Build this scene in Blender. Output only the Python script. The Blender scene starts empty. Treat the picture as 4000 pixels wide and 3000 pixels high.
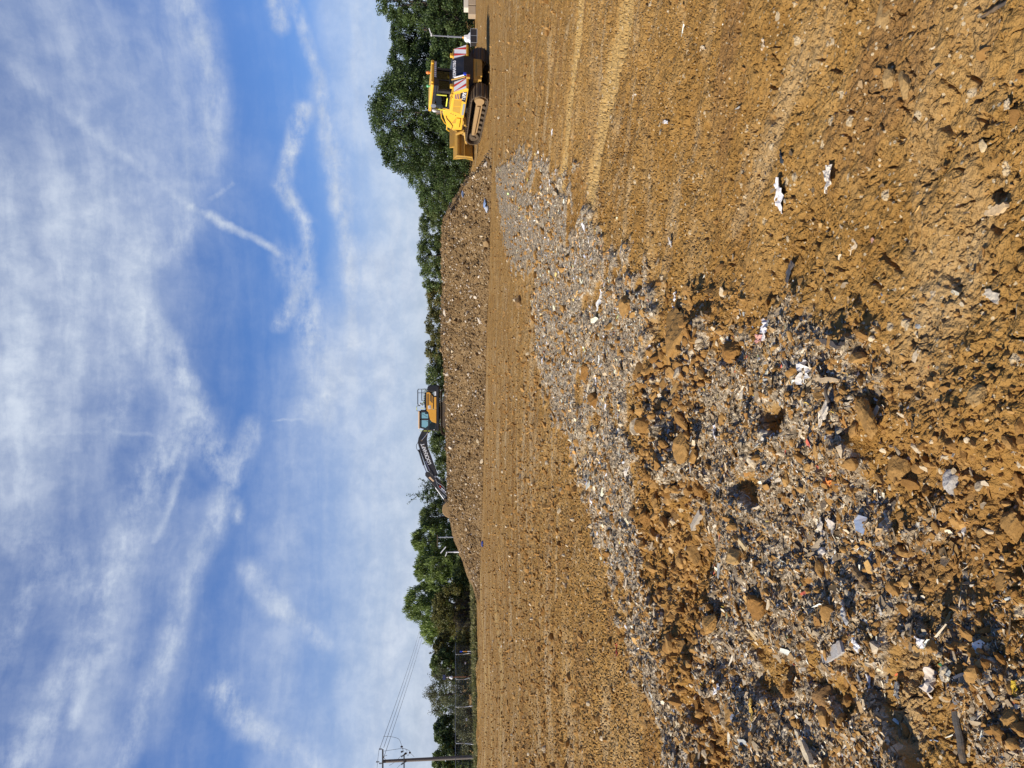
import bpy, bmesh, math, random
import numpy as np
from mathutils import Vector, Matrix
random.seed(7)
SC = bpy.context.scene
COL = SC.collection
R = math.radians

# ------------------------------------------------------------------ camera
F_PX, PITCH, CAM_H = 2889.0, R(3.96), 1.6      # a phone held on its side: world up points to picture left
CP, SP = math.cos(PITCH), math.sin(PITCH)
FWD, UPV, RGT = Vector((0, CP, -SP)), Vector((0, SP, CP)), Vector((1, 0, 0))
cam = bpy.data.objects.new("camera", bpy.data.cameras.new("camera"))
COL.objects.link(cam)
cam.data.sensor_width, cam.data.lens, cam.data.clip_start, cam.data.clip_end = 36, 26, 0.05, 3000
m3 = Matrix((-UPV, RGT, -FWD)).transposed()
cam.matrix_world = Matrix.Translation((0, 0, CAM_H)) @ m3.to_4x4()
SC.camera = cam

def ray(px, py):
    return FWD + RGT * ((1500 - py) / F_PX) - UPV * ((px - 2000) / F_PX)
def at(px, py, dist):                      # the point seen at that place of the photo, dist metres ahead
    d = ray(px, py)
    return Vector((0, 0, CAM_H)) + d * (dist / d.y)
def ground_at(px, py, z=0.0):
    d = ray(px, py)
    return Vector((0, 0, CAM_H)) + d * ((z - CAM_H) / d.z)

# ------------------------------------------------------------------ sun, sky, exposure
SUN_AZ, SUN_EL = R(114), R(35)             # azimuth counted from straight ahead towards the left
SUNV = Vector((-math.sin(SUN_AZ) * math.cos(SUN_EL), math.cos(SUN_AZ) * math.cos(SUN_EL), math.sin(SUN_EL)))
sun = bpy.data.objects.new("sun", bpy.data.lights.new("sun", 'SUN'))
COL.objects.link(sun)
sun.data.energy, sun.data.angle, sun.data.color = 5.0, R(0.53), (1.0, 0.93, 0.82)
sun.rotation_euler = SUNV.to_track_quat('Z', 'Y').to_euler()
sun.location = (-60, -30, 60)
SC.view_settings.view_transform, SC.view_settings.look = 'Standard', 'None'
SC.view_settings.exposure, SC.view_settings.gamma, SC.view_settings.use_curve_mapping = 0.24, 1.0, False
SC.cycles.max_bounces = 6
SC.cycles.transparent_max_bounces = 12
SC.cycles.use_adaptive_sampling = True

world = bpy.data.worlds.new("World")
SC.world = world
world.use_nodes = True
NT = world.node_tree
for n in list(NT.nodes): NT.nodes.remove(n)

class NB:                                   # small node-tree writer
    def __init__(s, nt): s.nt = nt
    def n(s, t, **k):
        x = s.nt.nodes.new(t)
        for a, b in k.items(): setattr(x, a, b)
        return x
    def put(s, sock, v):
        if v is None: return
        if hasattr(v, 'is_output'): s.nt.links.new(v, sock)
        else: sock.default_value = v
    def math(s, op, a, b=None, c=None, clamp=False):
        x = s.n('ShaderNodeMath', operation=op, use_clamp=clamp)
        for i, v in enumerate((a, b, c)): s.put(x.inputs[i], v)
        return x.outputs[0]
    def vec(s, op, a, b=None, scale=None, out=0):
        x = s.n('ShaderNodeVectorMath', operation=op)
        s.put(x.inputs[0], a)
        if b is not None: s.put(x.inputs[1], b)
        if scale is not None: s.put(x.inputs['Scale'], scale)
        return x.outputs['Value'] if op in ('LENGTH', 'DOT_PRODUCT', 'DISTANCE') else x.outputs[0]
    def noise(s, vec, scale, detail=4, rough=0.55, dist=0.0, color=False):
        x = s.n('ShaderNodeTexNoise')
        s.put(x.inputs['Vector'], vec); s.put(x.inputs['Scale'], scale)
        x.inputs['Detail'].default_value, x.inputs['Roughness'].default_value, x.inputs['Distortion'].default_value = detail, rough, dist
        return x.outputs['Color' if color else 'Fac']
    def voro(s, vec, scale, feature='F1'):
        x = s.n('ShaderNodeTexVoronoi', feature=feature)
        s.put(x.inputs['Vector'], vec); s.put(x.inputs['Scale'], scale)
        return x
    def ss(s, v, a, b, c=0.0, d=1.0):       # smoothstep from a..b to c..d
        x = s.n('ShaderNodeMapRange', interpolation_type='SMOOTHSTEP')
        s.put(x.inputs[0], v)
        for i, q in enumerate((a, b, c, d)): s.put(x.inputs[i + 1], q)
        return x.outputs[0]
    def mix(s, f, a, b, mode='MIX'):
        x = s.n('ShaderNodeMix', data_type='RGBA', blend_type=mode)
        s.put(x.inputs[0], f)
        s.put(x.inputs[6], a if hasattr(a, 'is_output') else (*a, 1)[:4])
        s.put(x.inputs[7], b if hasattr(b, 'is_output') else (*b, 1)[:4])
        return x.outputs[2]
    def ramp(s, v, stops, interp='LINEAR'):
        x = s.n('ShaderNodeValToRGB')
        s.put(x.inputs[0], v)
        e = x.color_ramp
        e.interpolation = interp
        while len(e.elements) < len(stops): e.elements.new(0.5)
        for el, (p, c) in zip(e.elements, stops):
            el.position, el.color = p, (*c, 1)[:4]
        return x.outputs[0]
    def attr(s, name, out='Fac'):
        x = s.n('ShaderNodeAttribute', attribute_name=name)
        return x.outputs[out]

W = NB(NT)
tc = W.n('ShaderNodeTexCoord').outputs['Generated']
sep = W.n('ShaderNodeSeparateXYZ'); NT.links.new(tc, sep.inputs[0])
dx, dy, dz = sep.outputs
az = W.math('ARCTAN2', dx, dy)
el = W.math('ARCSINE', dz)
cmb = W.n('ShaderNodeCombineXYZ'); NT.links.new(az, cmb.inputs[0]); NT.links.new(el, cmb.inputs[1])
P0 = cmb.outputs[0]
wob = W.vec('SUBTRACT', W.noise(P0, 5.0, 5, 0.6, color=True), (0.5, 0.5, 0.5))
wob2 = W.vec('SUBTRACT', W.noise(P0, 22.0, 6, 0.68, color=True), (0.5, 0.5, 0.5))
PW = W.vec('ADD', W.vec('ADD', P0, W.vec('SCALE', wob, scale=0.030)), W.vec('SCALE', wob2, scale=0.014))
def azel(ox, oy):                           # places read off the photo at 1/1.8083 of its size
    d = ray(ox * 1.8083, oy * 1.8083).normalized()
    return (math.atan2(d.x, d.y), math.asin(d.z), 0.0)
PXR = 1.8083 / F_PX
CLOUDS = [  # polyline, half width, strength : soft veils first, crisp strands after
    ([(60, 60), (150, 500), (100, 900), (120, 1250), (60, 1600)], 430, .22),
    ([(40, 420), (100, 640), (40, 880)], 250, .55), ([(230, 480), (300, 640)], 120, .42), ([(380, 430), (300, 560)], 60, .35),
    ([(60, 30), (260, 200), (360, 380)], 170, .34), ([(410, 0), (446, 150), (452, 270), (430, 380)], 40, .40), ([(380, 20), (420, 300)], 90, .22),
    ([(20, 640), (240, 630)], 110, .30), ([(0, 890), (40, 1060)], 110, .46), ([(0, 760), (160, 760)], 90, .34),
    ([(205, 610), (330, 735), (415, 880), (470, 1000)], 44, .52), ([(320, 670), (380, 760), (466, 985)], 22, .50),
    ([(330, 740), (400, 900)], 70, .34), ([(262, 790), (258, 930)], 42, .42), ([(300, 660), (240, 800)], 60, .34),
    ([(345, 560), (420, 480)], 36, .40),
    ([(40, 1650), (180, 1430), (245, 1220), (330, 1030), (395, 930)], 50, .46), ([(170, 1660), (230, 1420), (300, 1150)], 90, .28),
    ([(0, 1430), (75, 1230)], 22, .36), ([(0, 1120), (90, 1170), (160, 1260)], 55, .30), ([(150, 1570), (235, 1400)], 12, .34),
    ([(250, 1660), (330, 1480), (410, 1270), (480, 1090), (545, 920)], 30, .50), ([(330, 1560), (400, 1330)], 60, .26), ([(395, 1260), (470, 1100)], 60, .26),
    ([(640, 1660), (600, 1420), (620, 1250), (650, 1000), (690, 800)], 105, .42),
    ([(780, 1660), (770, 1300), (780, 900), (800, 600)], 105, .46), ([(850, 1660), (850, 900), (830, 300), (800, 0)], 90, .44), ([(720, 30), (770, 260)], 70, .3),
    ([(632, 0), (690, 170), (722, 380), (752, 560), (760, 740)], 17, .62), ([(700, 200), (745, 420), (765, 600)], 40, .36), ([(668, 690), (700, 790), (690, 880)], 50, .60), ([(750, 700), (720, 900)], 60, .4),
    ([(650, 240), (612, 400), (664, 480), (668, 600), (640, 640), (602, 700)], 22, .60), ([(655, 240), (640, 330)], 22, .4), ([(620, 560), (672, 650)], 40, .42),
    ([(415, 456), (470, 480)], 9, .66), ([(460, 474), (500, 498)], 13, .72), ([(490, 492), (545, 515), (600, 546)], 11, .66), ([(0, 130), (120, 222), (272, 345)], 16, .36),
    ([(272, 345), (415, 456)], 10, .24), ([(440, 448), (505, 402)], 7, .46), ([(598, 0), (606, 55)], 20, .66),
    ([(555, 1240), (600, 1310)], 32, .56), ([(595, 1310), (640, 1330), (700, 1390)], 24, .44), ([(485, 1490), (540, 1560)], 38, .52), ([(530, 1560), (690, 1660)], 30, .46), ([(512, 1085), (520, 1125)], 16, .52),
    ([(330, 1170), (395, 1010)], 9, .34), ([(365, 1000), (388, 960)], 10, .3), ([(100, 938), (330, 936)], 6, .24), ([(545, 908), (660, 912)], 4, .30),
    ([(850, 470), (870, 620)], 30, .40),
]
wisp = None
dens = last = None
for pts, wpx, st in CLOUDS:
    for a, b in zip(pts, pts[1:]):
        A, B = Vector(azel(*a)), Vector(azel(*b))
        ba = B - A
        # (each strand waits for the one before it: keeps the shader's working memory small)
        PWc = PW if last is None else W.vec('ADD', PW, W.vec('SCALE', (1e-7, 0, 0), scale=last))
        pa = W.vec('SUBTRACT', PWc, A)
        h = W.math('MULTIPLY', W.vec('DOT_PRODUCT', pa, ba), 1.0 / max(ba.dot(ba), 1e-6), clamp=True)
        dd = W.vec('LENGTH', W.vec('SUBTRACT', pa, W.vec('SCALE', tuple(ba), scale=h)))
        v = W.ss(dd, wpx * PXR * (1.25 if wpx < 60 else 1.15), 0.0, 0.0, min(0.9, st * (1.15 if wpx < 60 else 1.0)))
        poly = v if a == pts[0] else W.math('MAXIMUM', poly, v)
        last = poly
    if wpx < 60:                            # crisp strands are torn into wisps and thin out unevenly
        if wisp is None:
            wm = W.n('ShaderNodeMapping'); NT.links.new(P0, wm.inputs[0])
            wm.inputs['Rotation'].default_value = (0, 0, R(35)); wm.inputs['Scale'].default_value = (6, 15, 1)
            wisp = W.math('ADD', W.ss(W.noise(wm.outputs[0], 2.4, 8, 0.68), 0.30, 0.72, 0.0, 1.05), W.ss(W.noise(PW, 40.0, 6, 0.7), 0.35, 0.7, 0.0, 0.55))
        poly = W.math('MULTIPLY', poly, wisp if wpx >= 14 else W.math('MULTIPLY_ADD', wisp, 0.55, 0.5))
    if dens is None: dens = poly
    else: dens = W.math('MULTIPLY_ADD', W.math('SUBTRACT', 1.0, dens), poly, dens)
    last = dens
hz = W.ss(el, 0.20, 0.0, 0.0, 0.74)
dens = W.math('SUBTRACT', W.math('ADD', dens, hz), W.math('MULTIPLY', dens, hz))
# streaky texture: stretched along the strands, plus a base veil
rot = W.n('ShaderNodeMapping'); NT.links.new(PW, rot.inputs[0])
rot.inputs['Rotation'].default_value = (0, 0, R(24)); rot.inputs['Scale'].default_value = (2.2, 15.0, 1)
strk = W.noise(rot.outputs[0], 1.8, 8, 0.62, 0.3)
fine = W.noise(PW, 26.0, 7, 0.66)
soft = W.noise(P0, 7.0, 5, 0.6)
tex = W.math('ADD', W.math('MULTIPLY', strk, 1.15), W.math('ADD', W.math('MULTIPLY', fine, 0.35), W.math('MULTIPLY', soft, 0.55)))
dens = W.math('MULTIPLY', dens, W.ss(tex, 0.70, 1.36, 0.74, 1.22))
dens = W.math('ADD', dens, W.ss(tex, 0.8, 1.5, 0.0, 0.14), clamp=True)
up = W.ss(dz, -0.02, 0.02)
sky = W.n('ShaderNodeTexSky', sky_type='NISHITA', sun_disc=False)
sky.sun_elevation, sky.sun_rotation = SUN_EL, 2 * math.pi - SUN_AZ
sky.air_density, sky.dust_density, sky.ozone_density, sky.altitude = 1.0, 0.6, 2.2, 50
hsv = W.n('ShaderNodeHueSaturation'); NT.links.new(sky.outputs[0], hsv.inputs['Color'])
hsv.inputs['Saturation'].default_value, hsv.inputs['Value'].default_value = 1.32, 1.0
skyb = W.mix(1.0, hsv.outputs[0], (0.92, 0.885, 1.19), 'MULTIPLY')
cloudc = W.mix(W.ss(fine, 0.3, 0.7), (4.6, 5.4, 6.9), (6.1, 6.8, 8.0))
skyc = W.mix(W.math('MULTIPLY', dens, up), skyb, cloudc)
bg = W.n('ShaderNodeBackground'); NT.links.new(skyc, bg.inputs[0]); bg.inputs[1].default_value = 0.09
wo = W.n('ShaderNodeOutputWorld'); NT.links.new(bg.outputs[0], wo.inputs[0])
world.cycles.sampling_method = 'MANUAL'
world.cycles.sample_map_resolution = 512

# ------------------------------------------------------------------ object helpers
def tag(o, label=None, cat=None, group=None, kind=None):
    for k, v in (('label', label), ('category', cat), ('group', group), ('kind', kind)):
        if v: o[k] = v
    return o
def empty(name, loc=(0, 0, 0), rz=0, label=None, cat=None, group=None):
    o = bpy.data.objects.new(name, None)
    o.location = loc; o.rotation_euler = (0, 0, rz); o.empty_display_size = 0.3
    COL.objects.link(o)
    return tag(o, label, cat, group)
def np_mesh(name, V, Fq, mat, parent=None, smooth=False, attrs=None):   # Fq: list of int arrays (n,3) or (n,4)
    me = bpy.data.meshes.new(name)
    V = np.asarray(V, dtype=np.float32)
    Fq = [np.asarray(f, dtype=np.int32) for f in Fq if len(f)]
    loops = np.concatenate([f.ravel() for f in Fq])
    tot = np.concatenate([np.full(len(f), f.shape[1], dtype=np.int32) for f in Fq])
    start = np.concatenate([[0], np.cumsum(tot)[:-1]]).astype(np.int32)
    me.vertices.add(len(V)); me.vertices.foreach_set('co', V.ravel())
    me.loops.add(len(loops)); me.loops.foreach_set('vertex_index', loops)
    me.polygons.add(len(tot)); me.polygons.foreach_set('loop_start', start); me.polygons.foreach_set('loop_total', tot)
    me.polygons.foreach_set('use_smooth', np.full(len(tot), smooth, dtype=bool))
    for k, a in (attrs or {}).items():
        a = np.asarray(a, dtype=np.float32)
        if a.ndim == 1:
            t = me.attributes.new(k, 'FLOAT', 'POINT'); t.data.foreach_set('value', a)
        else:
            if a.shape[1] == 3: a = np.concatenate([a, np.ones((len(a), 1), np.float32)], 1)
            t = me.attributes.new(k, 'FLOAT_COLOR', 'POINT'); t.data.foreach_set('color', a.ravel())
    me.update(calc_edges=True); me.validate()
    if mat: me.materials.append(mat)
    o = bpy.data.objects.new(name, me)
    COL.objects.link(o)
    if parent: o.parent = parent
    return o

def axis_frame(d):
    d = Vector(d).normalized()
    a = d.orthogonal().normalized()
    return a, d.cross(a)
class MB:                                   # collects shapes into ONE mesh
    def __init__(s): s.bm = bmesh.new()
    def box(s, c, size, rot=None):
        m = Matrix.Translation(c)
        if rot is not None: m = m @ rot.to_4x4()
        bmesh.ops.create_cube(s.bm, size=1.0, matrix=m @ Matrix.Diagonal((*size, 1)))
        return s
    def prism(s, pts, y0, y1):              # (x, z) outline extruded along y
        a = [s.bm.verts.new((x, y0, z)) for x, z in pts]
        b = [s.bm.verts.new((x, y1, z)) for x, z in pts]
        n = len(pts)
        s.bm.faces.new(a); s.bm.faces.new(b[::-1])
        for i in range(n): s.bm.faces.new((a[i], b[i], b[(i + 1) % n], a[(i + 1) % n]))
        return s
    def cyl(s, p0, p1, r, n=14, r2=None):
        p0, p1 = Vector(p0), Vector(p1)
        u, v = axis_frame(p1 - p0)
        r2 = r if r2 is None else r2
        A = [s.bm.verts.new(p0 + (u * math.cos(t) + v * math.sin(t)) * r) for t in [2 * math.pi * i / n for i in range(n)]]
        B = [s.bm.verts.new(p1 + (u * math.cos(t) + v * math.sin(t)) * r2) for t in [2 * math.pi * i / n for i in range(n)]]
        s.bm.faces.new(A); s.bm.faces.new(B[::-1])
        for i in range(n): s.bm.faces.new((A[i], A[(i + 1) % n], B[(i + 1) % n], B[i]))
        return s
    def tube(s, pts, r, n=8, rs=None):
        pts = [Vector(p) for p in pts]
        rings = []
        for i, p in enumerate(pts):
            d = (pts[min(i + 1, len(pts) - 1)] - pts[max(i - 1, 0)]).normalized()
            if i == 0: u = d.orthogonal().normalized()
            else: u = (u - d * u.dot(d)).normalized()
            v = d.cross(u)
            rr = rs[i] if rs else r
            rings.append([s.bm.verts.new(p + (u * math.cos(t) + v * math.sin(t)) * rr) for t in [2 * math.pi * k / n for k in range(n)]])
        s.bm.faces.new(rings[0]); s.bm.faces.new(rings[-1][::-1])
        for A, B in zip(rings, rings[1:]):
            for i in range(n): s.bm.faces.new((A[i], A[(i + 1) % n], B[(i + 1) % n], B[i]))
        return s
    def ball(s, c, r, sub=2, sc=(1, 1, 1)):
        bmesh.ops.create_icosphere(s.bm, subdivisions=sub, radius=r, matrix=Matrix.Translation(c) @ Matrix.Diagonal((*sc, 1)))
        return s
    def quad(s, a, b, c, d):
        s.bm.faces.new([s.bm.verts.new(p) for p in (a, b, c, d)])
        return s
    def build(s, name, mat, parent=None, bevel=0.0, smooth=False, label=None, cat=None, group=None):
        bmesh.ops.recalc_face_normals(s.bm, faces=s.bm.faces)
        me = bpy.data.meshes.new(name)
        s.bm.to_mesh(me); s.bm.free()
        me.materials.append(mat)
        if smooth:
            for p in me.polygons: p.use_smooth = True
        o = bpy.data.objects.new(name, me)
        COL.objects.link(o)
        if parent: o.parent = parent
        if bevel:
            b = o.modifiers.new('bevel', 'BEVEL'); b.width, b.segments, b.limit_method = bevel, 2, 'ANGLE'
        return tag(o, label, cat, group)
def copy_tree(o, parent=None):
    c = o.copy(); COL.objects.link(c)
    if parent: c.parent = parent
    for ch in o.children: copy_tree(ch, c)
    return c
def lettering(body, size, mat, parent, mw, name='lettering', shear=0.0, bold=0.0, depth=0.004, xs=1.0):
    cu = bpy.data.curves.new(name, 'FONT')
    cu.body, cu.size, cu.shear, cu.offset, cu.extrude = body, size, shear, bold, depth
    cu.align_x, cu.align_y = 'CENTER', 'CENTER'
    t = bpy.data.objects.new(name, cu); COL.objects.link(t)
    bpy.context.view_layer.update()
    me = bpy.data.meshes.new_from_object(t.evaluated_get(bpy.context.evaluated_depsgraph_get()))
    bpy.data.objects.remove(t)
    me.materials.clear(); me.materials.append(mat)
    o = bpy.data.objects.new(name, me); COL.objects.link(o)
    o.parent = parent
    o.matrix_local = mw @ Matrix.Diagonal((xs, 1, 1, 1))
    return o

# ------------------------------------------------------------------ materials
def mat_new(name):
    m = bpy.data.materials.new(name); m.use_nodes = True
    nt = m.node_tree
    b = nt.nodes['Principled BSDF']
    return m, NB(nt), b
def paint(name, col, rough=0.45, metal=0.0, dirt=0.35, dirtcol=(0.27, 0.17, 0.075), scale=3.0, spec=0.5, bump=0.0):
    m, B, b = mat_new(name)
    o = B.n('ShaderNodeTexCoord').outputs['Object']
    n1 = B.noise(o, scale, 6, 0.65)
    n2 = B.noise(o, scale * 7, 5, 0.6)
    f = B.math('MULTIPLY', B.ss(B.math('ADD', B.math('MULTIPLY', n1, 0.7), B.math('MULTIPLY', n2, 0.45)), 0.5, 0.8), dirt)
    c = B.mix(f, B.mix(B.ss(n1, 0.3, 0.7), tuple(x * 0.9 for x in col), tuple(min(1, x * 1.06) for x in col)), dirtcol)
    B.put(b.inputs['Base Color'], c)
    B.put(b.inputs['Roughness'], B.math('ADD', B.math('MULTIPLY', f, 0.5), rough, clamp=True))
    b.inputs['Metallic'].default_value = metal
    b.inputs['Specular IOR Level'].default_value = spec
    if bump:
        bp = B.n('ShaderNodeBump'); bp.inputs['Strength'].default_value = bump; bp.inputs['Distance'].default_value = 0.02
        B.put(bp.inputs['Height'], n2); B.put(b.inputs['Normal'], bp.outputs[0])
    return m
YEL = paint('yellow_paint', (0.86, 0.49, 0.04), 0.42, dirt=0.34)
YELO = paint('orange_yellow_paint', (0.82, 0.40, 0.045), 0.42, dirt=0.26)
YELD = paint('dusty_yellow_paint', (0.52, 0.30, 0.05), 0.55, dirt=0.75, scale=2.2)
CREAM = paint('pale_roof_paint', (0.85, 0.58, 0.32), 0.45, dirt=0.15)
BLK = paint('black_paint', (0.018, 0.019, 0.021), 0.4, dirt=0.10)
CHAR = paint('charcoal_paint', (0.022, 0.023, 0.025), 0.42, dirt=0.12)
GRYM = paint('grey_metal', (0.30, 0.31, 0.33), 0.4, metal=0.5, dirt=0.15)
GALV = paint('galvanised_steel', (0.42, 0.44, 0.45), 0.42, metal=0.6, dirt=0.08)
WHT = paint('white_paint', (0.80, 0.80, 0.78), 0.45, dirt=0.08)
STEELM = paint('muddy_steel', (0.10, 0.075, 0.05), 0.6, metal=0.2, dirt=0.85, dirtcol=(0.20, 0.125, 0.058), scale=5, bump=0.4)
MUD = paint('dried_mud', (0.36, 0.23, 0.10), 0.9, dirt=0.5, scale=6, bump=0.5)
REDR = paint('red_reflective', (0.65, 0.05, 0.03), 0.35, dirt=0.1)
PURP = paint('purple_stripe', (0.07, 0.035, 0.18), 0.4, dirt=0.05)
HIVIS = paint('yellow_green_reflective', (0.75, 0.78, 0.10), 0.35, dirt=0.05)
VENT = paint('vent_mesh_yellow', (0.50, 0.29, 0.035), 0.6, dirt=0.3)
VENTD = paint('vent_mesh_brown', (0.20, 0.11, 0.03), 0.6, dirt=0.2)
CHROME = paint('chrome_rod', (0.78, 0.79, 0.8), 0.15, metal=1.0, dirt=0.0)
ORL = paint('amber_lens', (0.75, 0.25, 0.06), 0.25, dirt=0.0)
GRL = paint('green_lens', (0.12, 0.45, 0.22), 0.25, dirt=0.0)
BLL = paint('blue_lens', (0.03, 0.07, 0.60), 0.25, dirt=0.0)
ORG = paint('orange_mark', (0.85, 0.38, 0.05), 0.4, dirt=0.0)
GRYPL = paint('grey_plate', (0.28, 0.31, 0.33), 0.45, dirt=0.15)
def glass_mat(name, tint, refl):
    m, B, b = mat_new(name)
    nt = m.node_tree
    tr = B.n('ShaderNodeBsdfTransparent'); tr.inputs[0].default_value = (*tint, 1)
    gl = B.n('ShaderNodeBsdfGlossy'); gl.inputs[0].default_value = (0.9, 0.95, 0.95, 1); gl.inputs[1].default_value = 0.03
    fr = B.n('ShaderNodeFresnel'); fr.inputs[0].default_value = refl
    mx = B.n('ShaderNodeMixShader')
    nt.links.new(fr.outputs[0], mx.inputs[0]); nt.links.new(tr.outputs[0], mx.inputs[1]); nt.links.new(gl.outputs[0], mx.inputs[2])
    nt.links.new(mx.outputs[0], nt.nodes['Material Output'].inputs[0])
    return m
GLASS = glass_mat('cab_glass', (0.62, 0.80, 0.80), 1.5)
GLASSD = glass_mat('tinted_cab_glass', (0.25, 0.36, 0.36), 1.5)

# ------------------------------------------------------------------ noise in numpy
def _h(ix, iy, seed):
    a = (ix.astype(np.int64) * 374761393 + iy.astype(np.int64) * 668265263 + seed * 1442695041) & 0xFFFFFFFF
    a = ((a ^ (a >> 13)) * 1274126177) & 0xFFFFFFFF
    a = ((a ^ (a >> 16)) * 2246822519) & 0xFFFFFFFF
    return ((a ^ (a >> 15)) & 0xFFFFFF).astype(np.float64) / 0x1000000
def gnoise(x, y, seed=0):                   # gradient noise, about -1..1
    ix, iy = np.floor(x), np.floor(y)
    fx, fy = x - ix, y - iy
    u, v = fx * fx * fx * (fx * (fx * 6 - 15) + 10), fy * fy * fy * (fy * (fy * 6 - 15) + 10)
    def g(i, j):
        t = _h(ix + i, iy + j, seed) * 2 * np.pi
        return np.cos(t) * (fx - i) + np.sin(t) * (fy - j)
    a, b, c, d = g(0, 0), g(1, 0), g(0, 1), g(1, 1)
    return 1.5 * ((a + (b - a) * u) * (1 - v) + (c + (d - c) * u) * v)
def fbm(x, y, seed=0, octv=4, gain=0.5):
    s, a, f = 0, 1.0, 1.0
    for o in range(octv):
        s = s + a * gnoise(x * f, y * f, seed + o * 17); a *= gain; f *= 2.03
    return s
def worley(x, y, seed=0):                   # F1, F2, id of the nearest cell
    ix, iy = np.floor(x), np.floor(y)
    f1 = np.full(x.shape, 9.0); f2 = np.full(x.shape, 9.0); cid = np.zeros(x.shape)
    for i in (-1, 0, 1):
        for j in (-1, 0, 1):
            cx, cy = ix + i, iy + j
            d = np.hypot(cx + 0.1 + 0.8 * _h(cx, cy, seed) - x, cy + 0.1 + 0.8 * _h(cx, cy, seed + 5) - y)
            k = _h(cx, cy, seed + 9)
            near = d < f1
            f2 = np.where(near, f1, np.minimum(f2, d))
            cid = np.where(near, k, cid); f1 = np.where(near, d, f1)
    return f1, f2, cid
def sstep(v, a, b):
    t = np.clip((v - a) / (b - a), 0, 1)
    return t * t * (3 - 2 * t)
def seg_dist(x, y, poly, closed=True):
    d = np.full(x.shape, 1e9); inside = np.zeros(x.shape, bool)
    n = len(poly)
    for i in range(n if closed else n - 1):
        ax, ay = poly[i]; bx, by = poly[(i + 1) % n]
        ex, ey = bx - ax, by - ay
        t = np.clip(((x - ax) * ex + (y - ay) * ey) / max(ex * ex + ey * ey, 1e-9), 0, 1)
        d = np.minimum(d, np.hypot(x - ax - ex * t, y - ay - ey * t))
        if closed and abs(ey) > 1e-12:
            c = ((ay > y) != (by > y)) & (x < ex * (y - ay) / ey + ax)
            inside ^= c
    return np.where(inside, d, -d) if closed else d
def gpoly(pts): return [tuple(ground_at(*p)[:2]) for p in pts]

# ------------------------------------------------------------------ the ground
G1 = gpoly([(1935,640),(1945,780),(1965,900),(1985,990),(2020,1050),(2060,1045),(2095,1060),(2085,1170),(2080,1300),(2110,1400),(2140,1510),(2190,1620),(2220,1720),(2260,1830),(2310,1930),(2331,2000),(2374,2120),(2416,2241),(2482,2361),(2500,2482),(2542,2603),(2573,2723),(2620,2844),(2600,3010),(2700,3200),(2760,3200),(2717,2844),(2650,2723),(2627,2603),(2603,2482),(2572,2361),(2542,2241),(2512,2120),(2500,2000),(2500,1850),(2482,1723),(2490,1600),(2480,1480),(2520,1420),(2560,1330),(2545,1230),(2560,1150),(2530,1090),(2410,1000),(2330,960),(2301,904),(2295,720),(2230,690),(2170,690),(2090,640),(2010,620)])
G2 = gpoly([(2500,1480),(2700,1410),(2900,1271),(2990,1250),(3211,1319),(3373,1362),(3440,1482),(3325,1573),(3434,1633),(3482,1813),(3512,1904),(3603,2030),(3610,2090),(3663,2150),(3753,2229),(3820,2283),(3892,2422),(3904,2482),(3964,2573),(4080,2720),(4300,3250),(2950,3250),(2892,2904),(2843,2783),(2783,2663),(2750,2560),(2826,2422),(2843,2361),(2808,2200),(2770,2060),(2753,2000),(2680,1900),(2580,1750),(2520,1600)])
CL = gpoly([(2480,1480),(2560,1330),(2620,1200),(2780,1150),(2930,1260),(2850,1420),(2760,1700),(2753,2000),(2790,2150),(2843,2361),(2750,2560),(2843,2783),(2950,3250),(2760,3250),(2717,2844),(2627,2603),(2572,2361),(2512,2120),(2495,1850),(2485,1600)])   # strip of brown clods
CR = gpoly([(3440,1482),(3560,1500),(3800,1450),(4150,1500),(4300,3200),(4080,2720),(3904,2482),(3753,2229),(3603,2030),(3482,1813),(3400,1640)])          # broken clods, near the middle
TR1 = gpoly([(2275,-150),(2262,120),(2240,300),(2212,560),(2195,700)])
TR2 = gpoly([(2460,-150),(2440,30),(2392,250),(2345,470),(2310,690)])
PB1 = gpoly([(1893,3100),(1897,2700),(1884,2400),(1876,2200)])
PB2 = gpoly([(1950,3150),(1957,2900),(1962,2650),(1944,2420),(1930,2250)])
PB3 = gpoly([(1915,3100),(1921,2850),(1910,2600)])
HP0, HP1 = Vector((9.4, 39.0)), Vector((-17.0, 62.0))      # foot of the spoil heap's face
HT = (HP1 - HP0).normalized(); HN = Vector((-HT.y, HT.x)); HN = HN if HN.y > 0 else -HN
DZ_POS, DZ_DIR = Vector((16.75, 43.4)), Vector((-0.292, 0.9564))    # where the dozer stands, which way it faces
DZ_PITCH = R(6.0)

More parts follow.
